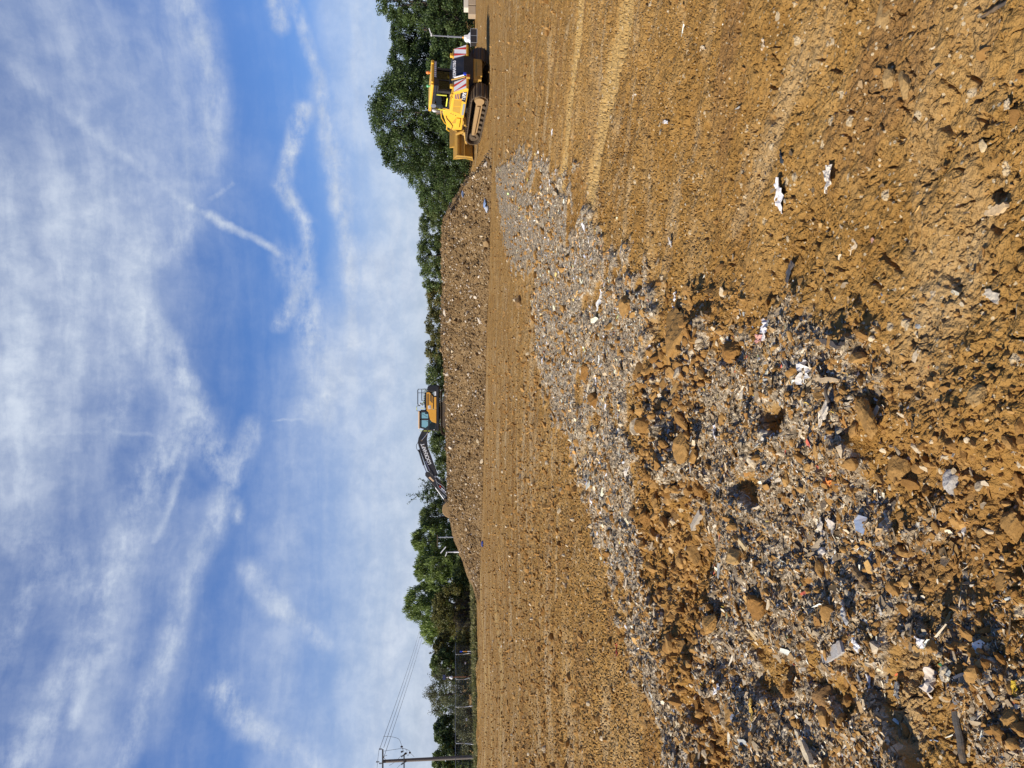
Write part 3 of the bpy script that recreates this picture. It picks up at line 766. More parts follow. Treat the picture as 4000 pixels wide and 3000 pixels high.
def tree(name, label, cat, px_top, pyc, half, dist, kind, seed, base=None, ncl=70, per=75, lsize=0.21, droop=0.0, slim=0.6, sparse=1.0,
         low=0.12, group=None, deep=0.8, peak=0.55, spiky=0.0):
    lsize, per = lsize * 0.84, int(per * 1.2)
    rng = np.random.RandomState(seed)
    top = at(px_top, pyc, dist)
    bz = macro(np.array([top.x]), np.array([top.y]))[0] if base is None else base
    H = top.z - bz
    hw = half / F_PX * dist * 1.22
    hedge = name == 'hedgerow_tree'
    ncl, per = int(ncl * (2.6 if hedge else 2.4 if name == 'oak_tree' else 2.0)), int(per * 1.15)
    hw *= 1.12 if hedge or name == 'oak_tree' else 1.0
    root = empty(name, (top.x, dist, bz), 0, label, cat, group)
    # trunk and limbs
    mb = MB()
    r0 = max(0.06, 0.022 * H + 0.03)
    lean = rng.normal(0, 0.03, 2) * H
    tp = [(lean[0] * t * t, lean[1] * t * t, H * t * 0.82) for t in np.linspace(-0.01, 1, 7)]
    mb.tube(tp, r0, 8, [r0 * (1.25 - 1.1 * t) for t in np.linspace(0, 1, 7)])
    C = []
    # clump centres: on an uneven crown envelope, fuller outside
    ph = rng.uniform(0, 6.28, 6)
    while len(C) < ncl:
        t = rng.rand()
        u = low + (1 - low) * t
        prof = 0.88 + 0.12 * math.sin(9 * u + ph[2]) if u < 0.5 else math.sqrt(max(1 - ((u - 0.5) / 0.52) ** 2, 0.03))
        ang = rng.uniform(0, 6.283)
        lump = 1 + 0.20 * math.sin(2 * ang + ph[0] + 3 * u) + 0.16 * math.sin(5 * u * 2 + ph[1] + ang)
        rr = math.sqrt(rng.uniform(0.25, 1.0)) * prof * lump
        C.append((math.cos(ang) * rr * hw * 0.90, math.sin(ang) * rr * hw * deep, u * H * (0.985 - 0.06 * rng.rand())))
    C = np.array(C)
    limb_ends = rng.choice(len(C), min(14, len(C)), replace=False)
    for k in limb_ends:
        c = C[k]; z0 = max(0.15 * H, c[2] * rng.uniform(0.35, 0.6))
        j = z0 / (H * 0.82); s0 = np.array((lean[0] * j * j, lean[1] * j * j, z0))
        mid = (s0 + c) / 2 + rng.normal(0, 0.04, 3) * H * np.array((1, 1, 0.3))
        mb.tube([s0, mid, c], r0 * 0.3, 5, [r0 * 0.34, r0 * 0.2, r0 * 0.06])
    if spiky:                                # bare and thinly leaved shoots standing out of the crown
        ex = []
        for k in range(int(26 * spiky)):
            c = C[limb_ends[k % len(limb_ends)]]
            d = np.array((c[0] / max(hw, .1) + rng.normal(0, .35), rng.normal(0, .35), 0.9 + rng.rand()))
            d /= np.linalg.norm(d)
            L = rng.uniform(0.10, 0.26) * H
            mb.tube([c, c + d * L * 0.5 + rng.normal(0, .05, 3), c + d * L], 0.02, 4, [0.035, 0.025, 0.012])
            for q in np.linspace(0.3, 1, 5): ex.append(c + d * L * q)
        ex = np.array(ex)
    mb.build('trunk', BARK, root)
    Rc = rng.uniform(0.65, 1.25, len(C)) * (H * hw * hw / max(ncl, 1)) ** (1 / 3) * 0.74 * sparse ** 0.3
    V, Q, tone = leaves(rng, C, Rc, int(per * sparse), lsize, droop, slim)
    if spiky:
        V2, Q2, t2 = leaves(rng, ex, np.full(len(ex), 0.28), 7, lsize * 0.9, 0.0, slim)
        Q = np.concatenate([Q, Q2 + len(V)]); V = np.concatenate([V, V2]); tone = np.concatenate([tone, t2])
    V[:, 2] = np.maximum(V[:, 2], 0.02)
    np_mesh('crown', V, [Q], LEAF[kind], root, attrs={'leaf': tone})
    return root
T = [  # name, label, category, top px, centre py, half width px, distance, leaf kind, extra
 ('oak_tree', 'dark green broad tree cut by the photo edge above the concrete blocks', 'tree', 1470, 5, 95, 86, 'dark', dict(ncl=110, per=85)),
 ('oak_tree', 'dark green tree behind the lighting tower to the right of the bulldozer', 'tree', 1520, 120, 85, 90, 'dark', dict(ncl=100, per=80)),
 ('oak_tree', 'dark green tree with a dipping top behind the rear of the bulldozer', 'tree', 1515, 225, 85, 92, 'dark', dict(ncl=95, per=80)),
 ('oak_tree', 'dark tree just right of the tallest oak, over the bulldozer cab roof', 'tree', 1508, 318, 85, 93, 'dark', dict(ncl=95, per=80, low=0.05)),
 ('oak_tree', 'tallest and broadest dark oak rising straight above the bulldozer cab', 'tree', 1432, 440, 150, 88, 'dark', dict(ncl=190, per=90, low=0.06)),
 ('oak_tree', 'shoulder-high dark tree beside the tall oak above the bulldozer blade', 'tree', 1492, 575, 115, 90, 'dark', dict(ncl=120, per=85, low=0.05)),
 ('bushy_tree', 'sloping bushy dark tree between the bulldozer blade and the heap', 'tree', 1590, 690, 95, 94, 'dark', dict(ncl=90, per=80, low=0.03)),
 ('bushy_tree', 'low dark thicket filling the shade behind the bulldozer', 'tree', 1660, 330, 200, 80, 'dark', dict(ncl=120, per=80, low=0.02, deep=0.3)),
 ('bushy_tree', 'low dark thicket at the foot of the trees behind the lighting tower', 'tree', 1665, 70, 130, 80, 'dark', dict(ncl=90, per=80, low=0.02, deep=0.3)),
 ('hedgerow_tree', 'even-topped green hedgerow tree just behind the right end of the heap', 'tree', 1640, 775, 70, 104, 'mid', dict(ncl=70, per=80, low=0.03)),
 ('hedgerow_tree', 'green hedgerow tree with a slightly ragged top, second from the right end of the heap', 'tree', 1634, 880, 70, 106, 'mid', dict(ncl=70, per=80, low=0.03)),
 ('hedgerow_tree', 'green hedgerow tree with a thin pale tip standing above its neighbours', 'tree', 1624, 990, 62, 106, 'mid', dict(ncl=70, per=75, low=0.03, spiky=0.4)),
 ('hedgerow_tree', 'green hedgerow tree left of the one with the pale tip', 'tree', 1640, 1082, 66, 108, 'mid', dict(ncl=65, per=75, low=0.03)),
 ('hedgerow_tree', 'olive hedgerow tree turning yellow, the first of the yellowish stretch', 'tree', 1664, 1175, 66, 108, 'olive', dict(ncl=65, per=75, low=0.03)),
 ('hedgerow_tree', 'yellowish brown hedgerow tree in the middle of the skyline hedge', 'tree', 1658, 1270, 64, 108, 'olive', dict(ncl=65, per=75, low=0.03)),
 ('hedgerow_tree', 'olive hedgerow tree two crowns to the right of the excavator', 'tree', 1662, 1360, 62, 110, 'olive', dict(ncl=60, per=75, low=0.03)),
 ('hedgerow_tree', 'green hedgerow tree directly behind the excavator counterweight', 'tree', 1664, 1455, 66, 110, 'mid', dict(ncl=60, per=75, low=0.03)),
 ('hedgerow_tree', 'hedge tree seen through the handrails on top of the excavator', 'tree', 1654, 1555, 60, 110, 'mid', dict(ncl=55, per=75, low=0.03, spiky=0.4)),
 ('hedgerow_tree', 'low hedge tree half hidden by the excavator cab', 'tree', 1676, 1650, 60, 112, 'mid', dict(ncl=55, per=75, low=0.03)),
 ('hedgerow_tree', 'low hedge tree under the excavator boom beside the cab', 'tree', 1676, 1738, 58, 112, 'mid', dict(ncl=55, per=75, low=0.03)),
 ('hedgerow_tree', 'lowest hedge tree framed between the excavator boom and the heap', 'tree', 1696, 1830, 58, 112, 'mid', dict(ncl=55, per=75, low=0.03)),
 ('young_tree', 'thin dark young tree with open twiggy top behind the excavator arm', 'tree', 1632, 1928, 44, 104, 'dark', dict(ncl=42, per=42, low=0.1, spiky=1.0, lsize=0.22)),
 ('willow_tree', 'dark leaning willow standing behind the excavator bucket', 'tree', 1632, 2018, 68, 100, 'mid', dict(ncl=85, per=80, droop=0.6, slim=0.3, lsize=0.30, low=0.04)),
 ('willow_tree', 'tall rounded willow behind the T-shaped post', 'tree', 1601, 2118, 66, 98, 'willow', dict(ncl=95, per=85, droop=0.6, slim=0.3, lsize=0.30, low=0.06)),
 ('willow_tree', 'dense green willow above the white twin-armed lamp mast', 'tree', 1612, 2222, 82, 96, 'willow', dict(ncl=110, per=85, droop=0.6, slim=0.3, lsize=0.30, low=0.04)),
 ('willow_tree', 'light lime green willow with the tallest feathery top on the left half', 'tree', 1573, 2368, 78, 97, 'willow', dict(ncl=110, per=90, droop=0.8, slim=0.26, lsize=0.33, low=0.10)),
 ('willow_tree', 'small lime green willow sloping down under the overhead wires', 'tree', 1634, 2462, 56, 97, 'willow', dict(ncl=65, per=80, droop=0.8, slim=0.26, lsize=0.32, low=0.05)),
 ('bushy_tree', 'olive bushy undergrowth in front of the lime green willow', 'shrub', 1690, 2385, 110, 92, 'olive', dict(ncl=80, per=75, low=0.02, deep=0.4, lsize=0.22)),
 ('shrub', 'brown dry bramble with bare arching twigs behind the wire fence', 'shrub', 1768, 2400, 62, 91, 'dry', dict(ncl=40, per=60, low=0.02, deep=0.5, lsize=0.30, slim=0.08, spiky=1.2)),
 ('shrub', 'olive shrub with wispy top between the willow and the hedge', 'shrub', 1692, 2535, 58, 88, 'olive', dict(ncl=55, per=75, low=0.02, lsize=0.22, spiky=0.5)),
 ('bushy_tree', 'dark round bush right of the solar camera pole', 'shrub', 1678, 2602, 52, 86, 'mid', dict(ncl=60, per=80, low=0.02)),
 ('shrub', 'grey-green shrub with thin upright shoots left of the solar camera pole', 'shrub', 1678, 2712, 84, 82, 'grey', dict(ncl=70, per=62, low=0.02, lsize=0.24, slim=0.25, spiky=2.6)),
 ('bushy_tree', 'dark green ivy-clad bush just right of the power pole', 'shrub', 1692, 2862, 66, 78, 'dark', dict(ncl=80, per=80, low=0.02)),
 ('bushy_tree', 'green bush cut by the photo edge behind the power pole', 'shrub', 1684, 2975, 66, 76, 'mid', dict(ncl=80, per=80, low=0.02)),
 ('shrub', 'low grey-brown scrub growing through the fence near the power pole', 'shrub', 1775, 2800, 120, 72, 'grey', dict(ncl=60, per=60, low=0.02, deep=0.2, lsize=0.16)),
 ('shrub', 'low brambles along the fence below the olive shrub', 'shrub', 1776, 2560, 110, 84, 'olive', dict(ncl=60, per=60, low=0.02, deep=0.2, lsize=0.18)),
 ('shrub', 'low green scrub beside the dark mesh screen at the heap end', 'shrub', 1770, 2260, 100, 93, 'mid', dict(ncl=70, per=70, low=0.02, deep=0.3, lsize=0.22)),
]
for i, (nm, lab, cat, top, pyc, half, dist, kind, ex) in enumerate(T):
    tree(nm, lab, cat, top, pyc, half, dist, kind, 300 + i, **ex)
# far wood closing the gaps behind the hedgerow
rng = np.random.RandomState(91)
fx, fy = rng.uniform(-75, 75, 420), rng.uniform(118, 140, 420)
Cc = np.stack([fx, fy, rng.uniform(0.4, 5.4, 420)], 1)
V, Q, tone = leaves(rng, Cc, np.full(420, 1.5), 60, 0.42)
V[:, 2] = np.maximum(V[:, 2], 0.05)
fw = np_mesh('far_wood', V, [Q], LEAF['dark'], attrs={'leaf': tone})
tag(fw, 'dark strip of distant wood glimpsed between and below the hedge trees', 'wood', kind='stuff')
# grass verge under the fence
n = 8200
fxs = rng.uniform(-40, -19.5, n)
fl = 61.5 + (fxs + 31) * 1.55
yy = fl + rng.normal(-1.0, 1.1, n)
Cg = np.stack([fxs, yy, macro(fxs, yy) + 0.2], 1)
V, Q, tone = leaves(rng, Cg, np.full(n, 0.38), 7, 0.42, 0, 0.12)
gr = np_mesh('grass', V, [Q], LEAF['grass'], attrs={'leaf': tone})
tag(gr, 'rough green and straw coloured grass along the foot of the wire fence', 'grass', kind='stuff')

# ------------------------------------------------------------------ wire mesh site fence
JN = [(3045, 59.5), (2904, 63.5), (2762, 69.5), (2654, 75.5), (2556, 81), (2466, 87.5), (2373, 94), (2301, 98.5), (2277, 101), (2225, 104)]
NOTE = ['cut by the photo edge behind the power pole', 'just right of the power pole, behind low scrub', 'in front of the grey shrub with thin shoots', 'with a white notice, right of the solar camera pole',
        'in front of the olive shrub with a wispy top', 'in front of dark shade below the small willow', 'in front of the brown dry bramble', 'right of the bramble, left of the dark screen', 'turned to face the camera at the heap end', 'half buried behind the left end of the heap']
for i, (a, b) in enumerate(zip(JN, JN[1:])):
    A, B_ = at(1800, *a), at(1800, *b)
    A.z = macro(np.array([A.x]), np.array([A.y]))[0]; B_.z = macro(np.array([B_.x]), np.array([B_.y]))[0]
    D = B_ - A; L = math.hypot(D.x, D.y)
    p = empty('fence_panel', A, math.atan2(D.y, D.x), 'galvanised wire fence panel ' + NOTE[i], 'fence', 'wire fence panels along the far boundary')
    sl = (B_.z - A.z) / L
    e = 0.04
    fr = MB()
    z1 = 2.02
    fr.tube([(e, 0, 0.08), (e, 0, z1 - 0.12), (e + 0.04, 0, z1 - 0.03), (e + 0.13, 0, z1), (L - e - 0.13, 0, z1 + sl * L), (L - e - 0.04, 0, z1 - 0.03 + sl * L), (L - e, 0, z1 - 0.12 + sl * L), (L - e, 0, 0.08 + sl * L)], 0.021, 8)
    fr.tube([(e, 0, 0.22), (L - e, 0, 0.22 + sl * L)], 0.02, 6)
    fr.build('frame', GALV, p, smooth=True)
    wm = MB()
    for x in np.arange(0.15, L - 0.1, 0.16): wm.tube([(x, 0.004, 0.23 + sl * x), (x, 0.004, z1 - 0.01 + sl * x)], 0.0022, 3)
    for z in np.arange(0.45, 2.0, 0.26): wm.tube([(e, -0.004, z), (L - e, -0.004, z + sl * L)], 0.0022, 3)
    wm.build('wire_mesh', GALV, p)
    MB().box((e, 0, 0.05), (0.22, 0.62, 0.11)).build('foot', CHAR, p, bevel=0.015)
    if i not in (7, 8):
        MB().tube([(L - e - 0.03, -0.03, 1.15 + sl * L), (L - e - 0.62, -0.42, 0.62 + sl * L), (L - e - 0.72, -0.5, 0.04 + sl * L)], 0.026, 8).build('brace', GALV, p, smooth=True)
    if i in (1, 3):
        MB().box((L * 0.62, -0.03, 1.05), (0.46, 0.012, 0.14)).build('notice', WHT, p)
# dark mesh screen by the heap end
A = at(1845, 2306, 97); A.z = 0.1
sc = empty('screen_panel', A, 0.25, 'dark debris-netting screen in a galvanised frame at the left end of the heap', 'screen')
MB().box((0.45, 0, 0.98), (0.86, 0.02, 1.7)).build('netting', CHAR, sc)
MB().tube([(0, 0, 0), (0, 0, 1.9), (0.9, 0, 1.9), (0.9, 0, 0)], 0.03, 8).build('frame', GALV, sc)
MB().tube([(0.02, -0.04, 0.2), (0.45, -0.05, 1.0), (0.88, -0.04, 0.2)], 0.02, 6).build('brace', GALV, sc)

# ------------------------------------------------------------------ power pole, wires
WOODP = paint('weathered_pole_wood', (0.17, 0.145, 0.12), 0.85, dirt=0.5, dirtcol=(0.09, 0.07, 0.055), scale=4, bump=0.5)
pd = 62.0
b0 = at(1830, 2957, pd)
pz = macro(np.array([b0.x]), np.array([b0.y]))[0]
pole = empty('power_pole', (b0.x, pd, pz), 0, 'tall weathered wooden power pole with two dark crossarms at the left edge', 'power pole')
topz = at(1492, 2962, pd).z - pz
MB().cyl((0, 0, -0.2), (-0.12, 0, topz), 0.165, 14, 0.125).build('post', WOODP, pole, smooth=False)
def rel(px, py, dd=0.0): return at(px, py, pd + dd) - Vector((b0.x, pd, pz))
arm1 = MB().box((rel(1496, 2958).x - 0.12, -0.17, rel(1496, 2958).z), (1.70, 0.10, 0.12)).build('crossarm', BLK, pole)
arm2 = MB().box((rel(1579, 2966).x - 0.12, -0.17, rel(1579, 2966).z), (1.25, 0.09, 0.10)).build('crossarm', BLK, pole)
MB().tube([rel(1497, 2958) + Vector((0.1, -.1, 0)), rel(1512, 2975)], 0.02, 5).tube([rel(1497, 2958) + Vector((0.1, -.1, 0)), rel(1512, 2950)], 0.02, 5).build('arm_stay', GALV, pole)
INS = paint('brown_insulator', (0.05, 0.03, 0.028), 0.25, dirt=0.05)
def insul(p0, p1, par):
    p0, p1 = Vector(p0), Vector(p1)
    mb = MB(); mb.cyl(p0, p1, 0.022, 8)
    for t in (0.35, 0.55, 0.75, 0.95): mb.cyl(p0.lerp(p1, t) - (p1 - p0) * 0.04, p0.lerp(p1, t) + (p1 - p0) * 0.05, 0.085, 10, 0.05)
    return mb.build('insulator', INS, par)
for py in (2926, 2982): insul(rel(1494, py) , rel(1481, py), arm1)
insul(rel(1477, 2976, 0.2) - Vector((0, 0, .12)), rel(1474, 2976, 0.2) + Vector((0, 0, .1)), arm1)
for py, s in ((2948, 1), (2978, 1)):
    c = rel(1578, py)
    insul(c, c + Vector((-0.16, -0.05, 0.22)), arm2); insul(c, c + Vector((0.16, -0.05, -0.2)), arm2)
insul(rel(1576, 2934), rel(1566, 2938), arm2)
fu = rel(1569, 2917); MB().ball(fu, 0.10, 2, (0.8, 0.8, 1.1)).tube([fu, rel(1578, 2938)], 0.014, 5).build('fuse', INS, pole)
fu2 = rel(1601, 2940); MB().ball(fu2, 0.10, 2, (0.9, 0.8, 0.9)).tube([fu2, rel(1618, 2956)], 0.014, 5).tube([fu2, rel(1594, 2952)], 0.014, 5).build('fuse', INS, pole)
def curve(pts, n=14):
    P = [Vector(p) for p in pts]; P = [P[0]] + P + [P[-1]]; o = []
    for i in range(1, len(P) - 2):
        for k in range(n):
            t = k / n
            a, b, c, d = P[i - 1:i + 3]
            o.append(0.5 * ((2 * b) + (c - a) * t + (2 * a - 5 * b + 4 * c - d) * t * t + (3 * b - a - 3 * c + d) * t ** 3))
    return o + [P[-2]]
jw = MB()
jw.tube(curve([rel(1498, 2877), rel(1528, 2878), rel(1556, 2886), rel(1566, 2904), rel(1569, 2916)]), 0.014, 5)
jw.tube(curve([rel(1500, 2934), rel(1540, 2928), rel(1574, 2924), rel(1598, 2932), rel(1601, 2940)]), 0.014, 5)
jw.tube(curve([rel(1572, 2922), rel(1588, 2930), rel(1590, 2948), rel(1594, 2952)]), 0.012, 5)
jw.tube(curve([rel(1568, 2950), rel(1545, 2975), rel(1520, 2990)]), 0.012, 5)
jw.tube(curve([rel(1568, 2984), rel(1552, 3000), rel(1545, 3015)]), 0.012, 5)
jw.tube(curve([rel(1481, 2926), rel(1478, 2948), rel(1475, 2976), rel(1472, 3010)]), 0.013, 5)
jw.build('jumper_cable', CHAR, pole)
far = [at(1632, 2478, 175), at(1640, 2478, 176), at(1650, 2478, 177)]
near = [rel(1484, 2923, -0.1) + pole.location, rel(1499, 2920, 0.2) + pole.location, rel(1498, 2962, 0.1) + pole.location]
wn = ['uppermost overhead wire sloping from the power pole to the willows', 'middle overhead wire sloping from the power pole to the willows', 'lowest overhead wire sloping from the power pole to the willows']
for nr_, fr_, lb in zip(near, far, wn):
    e2 = fr_ + (fr_ - nr_) * 0.25
    pts = [nr_.lerp(e2, t) - Vector((0, 0, 0.9 * (t * (1 - t)) * 4 * 0.25)) for t in np.linspace(0, 1, 24)]
    tag(MB().tube(pts, 0.02, 5).build('overhead_wire', CHAR), lb, 'wire', 'overhead wires')

# ------------------------------------------------------------------ masts, tower, blocks
def mast_base(px, py, d):
    p = at(px, py, d); p.z = macro(np.array([p.x]), np.array([p.y]))[0]; return p
d = 73
p = mast_base(1859, 2642, d)
sp = empty('solar_pole', p, 0, 'thin rusty pole with a small solar panel and white camera by the fence', 'camera pole')
H = at(1733, 2642, d).z - p.z
RUST = paint('rusty_tube', (0.20, 0.075, 0.035), 0.7, dirt=0.4)
MB().cyl((0, 0, 0), (0, 0, H), 0.045, 10).build('post', RUST, sp)
SOLAR = paint('solar_cells', (0.02, 0.025, 0.06), 0.2, dirt=0.05)
MB().box((0.02, -0.08, H - 0.05), (0.50, 0.03, 0.30), Matrix.Rotation(R(-25), 3, 'X')).build('solar_panel', SOLAR, sp)
MB().ball((-0.02, -0.10, H - 0.78), 0.16, 2).box((-0.02, -0.05, H - 0.60), (0.16, 0.12, 0.16)).build('camera_housing', WHT, sp)
MB().ball((0.0, -0.08, H - 0.36), 0.06, 2).build('lamp', WHT, sp)
p = mast_base(1850, 2556, 80)
mk = empty('marker_post', p + Vector((0.45, -0.3, 0)), 0, 'short white and orange marker post with a blue cap by a fence joint', 'marker post')
MB().cyl((0, 0, 0), (0, 0, 1.35), 0.035, 8).build('post', WHT, mk)
MB().cyl((0, 0, 0.75), (0, 0, 1.2), 0.038, 8).build('band', ORG, mk)
MB().cyl((0, 0, 1.3), (0, 0, 1.55), 0.07, 8).build('cap', BLL, mk)
d = 92
p = mast_base(1850, 2097, d)
tp = empty('post', p, 0, 'pale post with a dark horizontal crossbar rising behind the left slope of the heap', 'post')
tp.name = 'crossbar_post'
H = at(1709, 2097, d).z - p.z
MB().cyl((0, 0, 0), (0, 0, H), 0.075, 10).cyl((0, 0, H - 1.05), (0, 0, H - 0.85), 0.12, 10).build('post', GALV, tp)
MB().box((-0.38, -0.1, H + 0.02), (1.45, 0.09, 0.09)).build('crossbar', STEELM, tp)
d = 86
p = mast_base(1850, 2155, d)
lm = empty('lamp_mast', p, 0, 'white lamp mast with two slanting lamp bars at the left slope of the heap', 'lamp mast')
H = at(1742, 2155, d).z - p.z
MB().cyl((0, 0, 0), (0, 0, H * 0.72), 0.10, 10).cyl((0, 0, H * 0.72), (0, 0, H), 0.05, 8).build('post', WHT, lm)
MB().box((0.28, -0.1, H + 0.32), (0.95, 0.16, 0.10), Matrix.Rotation(R(40), 3, 'Y')).build('lamp_bar', WHT, lm)
MB().box((-0.22, -0.1, H - 0.02), (0.50, 0.16, 0.09), Matrix.Rotation(R(22), 3, 'Y')).build('lamp_bar', WHT, lm)
# lighting tower behind the dozer
d = 70
p = mast_base(1860, 148, d)
lt = empty('lighting_tower', p, 0, 'white mobile lighting tower with grey mast and dark base boxes right of the bulldozer', 'lighting tower')
u = d / F_PX
H = at(1681, 143, d).z - p.z
for sx in (-1, 1):
    MB().box((sx * 0.31, 0, 0.34), (0.60, 0.9, 0.56)).build('base_box', BLK, lt, bevel=0.02)
MB().box((0, 0, 0.635), (1.30, 1.0, 0.05)).box((0, -0.47, 0.03), (1.30, 0.06, 0.06)).box((-0.645, -0.46, 0.33), (0.03, 0.04, 0.58)).box((0.645, -0.46, 0.33), (0.03, 0.04, 0.58)).box((0, -0.46, 0.33), (0.03, 0.04, 0.58)).build('base_frame', GALV, lt)
MB().prism([(-0.42, 0.66), (0.42, 0.66), (0.30, 0.80), (0.16, 0.88), (0.10, 1.25), (-0.12, 1.25), (-0.15, 1.05), (-0.35, 1.0), (-0.30, 0.85)], -0.3, 0.3).ball((-0.22, -0.05, 0.98), 0.24, 2).build('cabinet', WHT, lt, bevel=0.03)
MB().cyl((0, 0, 1.25), (0.02, 0, 1.40), 0.09, 12).build('collar', ORG, lt)
mast = MB().cyl((0.02, 0, 1.30), (0.05, 0, 2.75), 0.075, 10).cyl((0.05, 0, 2.7), (0.1, 0, H - 0.1), 0.055, 10).build('mast', GRYM, lt)
MB().box((0.05, 0, 2.75), (0.16, 0.16, 0.10)).build('clamp', GALV, mast)
MB().box((0.12, -0.1, H - 0.1), (0.26, 0.14, 0.14)).build('lamp', WHT, lt, bevel=0.02)
MB().box((0.42, -0.12, H + 0.02), (0.62, 0.10, 0.08), Matrix.Rotation(R(-18), 3, 'Y')).build('lamp', WHT, lt, bevel=0.02)
# concrete blocks at the photo edge
CONC = paint('stained_concrete', (0.42, 0.33, 0.22), 0.85, dirt=0.6, scale=2.5, bump=0.4)
CONCP = paint('pale_concrete', (0.68, 0.62, 0.50), 0.85, dirt=0.2, scale=2.5, bump=0.3)
for (y0, y1, v0, v1, mt, lb) in ((-32, 21, 1827, 1856, CONC, 'stained concrete block beneath the pale block at the photo edge'),
                                 (23, 58, 1827, 1856, CONC, 'stained concrete block at the open end of the row, nothing on top'),
                                 (-40, 32, 1809, 1827, CONCP, 'pale cream concrete block lying on top of the stained blocks')):
    a, b = at(v1, y1, 74), at(v0, y0, 74)
    bz = macro(np.array([a.x]), np.array([a.y]))[0]
    lift = bz - at(1856, 40, 74).z
    o = MB().box((0, 0, 0), (b.x - a.x, 0.95, b.z - a.z)).build('concrete_block', mt, None, bevel=0.03)
    o.location = ((a.x + b.x) / 2, 74.4, (a.z + b.z) / 2 + lift)
    tag(o, lb, 'concrete block', 'concrete blocks')

# ------------------------------------------------------------------ crawler tracks (shared by both machines)
def loop_path(circles, n=400):
    """outline round circles [(x, z, r)] given back to front along the bottom then front to back on top (convex)"""
    pts = []
    for x, z, r in circles:
        for t in np.linspace(0, 2 * np.pi, 72, endpoint=False): pts.append((x + r * math.cos(t), z + r * math.sin(t)))
    pts = sorted(set(pts))
    def half(ps):
        h = []
        for p in ps:
            while len(h) > 1 and (h[-1][0] - h[-2][0]) * (p[1] - h[-2][1]) - (h[-1][1] - h[-2][1]) * (p[0] - h[-2][0]) <= 0: h.pop()
            h.append(p)
        return h
    return half(pts)[:-1] + half(pts[::-1])[:-1]
def track(name, circles, y, w, pitch, mat, parent, grouser=0.06):
    hull = [Vector((a, 0, b)) for a, b in loop_path(circles)]
    L = [0.0]
    for a, b in zip(hull, hull[1:] + hull[:1]): L.append(L[-1] + (b - a).length)
    n = int(L[-1] / pitch); mb = MB()
    def P(s):
        s %= L[-1]
        for i in range(len(hull)):
            if L[i + 1] >= s:
                a, b = hull[i], hull[(i + 1) % len(hull)]
                return a.lerp(b, (s - L[i]) / max(L[i + 1] - L[i], 1e-9))
    for k in range(n):
        s = k * L[-1] / n
        a, b = P(s), P(s + L[-1] / n * 0.96)
        d = (b - a).normalized(); out = Vector((d.z, 0, -d.x))
        c = (a + b) / 2
        rot = Matrix((d, Vector((0, 1, 0)), -out)).transposed()
        mb.box(c + Vector((0, y, 0)), ((b - a).length, w, 0.045), rot)
        mb.box(c + Vector((0, y, 0)) + out * (0.02 + grouser / 2) - d * (b - a).length * 0.3, (0.035, w, grouser), rot)
        mb.box(c + Vector((0, y, 0)) - out * 0.06, ((b - a).length * 0.8, 0.2, 0.09), rot)
    return mb.build(name, mat, parent)

# ------------------------------------------------------------------ bulldozer (x forward, y left, z up)
dz_base = macro(np.array([DZ_POS.x]), np.array([DZ_POS.y]))[0]
dozer = empty('bulldozer', (DZ_POS.x, DZ_POS.y, dz_base), 0, 'dusty yellow crawler bulldozer with a raised front blade and striped rear plates', 'bulldozer')
dozer.rotation_mode = 'XYZ'
dozer.rotation_euler = (0, -DZ_PITCH, math.atan2(DZ_DIR.y, DZ_DIR.x))
dozer.scale = (1.05, 1.05, 0.985)
CIR = [(-1.62, 0.52, 0.47), (1.72, 0.46, 0.41), (-1.2, 0.28, 0.235), (1.3, 0.28, 0.235)]
for s in (-1, 1):
    track('track', CIR, s * 1.14, 0.84, 0.19, STEELM, dozer)
    y = s * 1.14
    f = MB().prism([(-1.35, 0.36), (-1.1, 0.28), (1.15, 0.28), (1.45, 0.36), (1.35, 0.60), (-1.2, 0.66)], y - 0.22, y + 0.26)
    f.box((0.1, y + 0.30, 0.52), (2.5, 0.12, 0.17)).build('track_frame', MUD, dozer, bevel=0.03)
    MB().cyl((-1.62, y - 0.25, 0.52), (-1.62, y + 0.2, 0.52), 0.38, 20).cyl((-1.62, y + 0.2, 0.52), (-1.62, y + 0.40, 0.52), 0.27, 20).build('sprocket', MUD, dozer, bevel=0.02)
    MB().cyl((1.72, y - 0.2, 0.46), (1.72, y + 0.22, 0.46), 0.35, 20).cyl((1.72, y + 0.2, 0.46), (1.72, y + 0.3, 0.46), 0.14, 16).build('idler', STEELM, dozer, bevel=0.02)
    rl = MB()
    for x in np.linspace(-1.0, 1.15, 6): rl.cyl((x, y - 0.2, 0.20), (x, y + 0.24, 0.20), 0.105, 12)
    rl.build('rollers', STEELM, dozer)
MB().box((-0.15, 0, 0.82), (3.7, 1.34, 0.62)).build('chassis', BLK, dozer)
MB().box((-2.06, 0, 0.72), (0.42, 1.30, 0.46)).box((-2.30, 0, 0.62), (0.10, 0.95, 0.30)).cyl((-2.36, -0.12, 0.64), (-2.2, -0.12, 0.64), 0.06, 10).build('rear_frame', YELD, dozer, bevel=0.03)
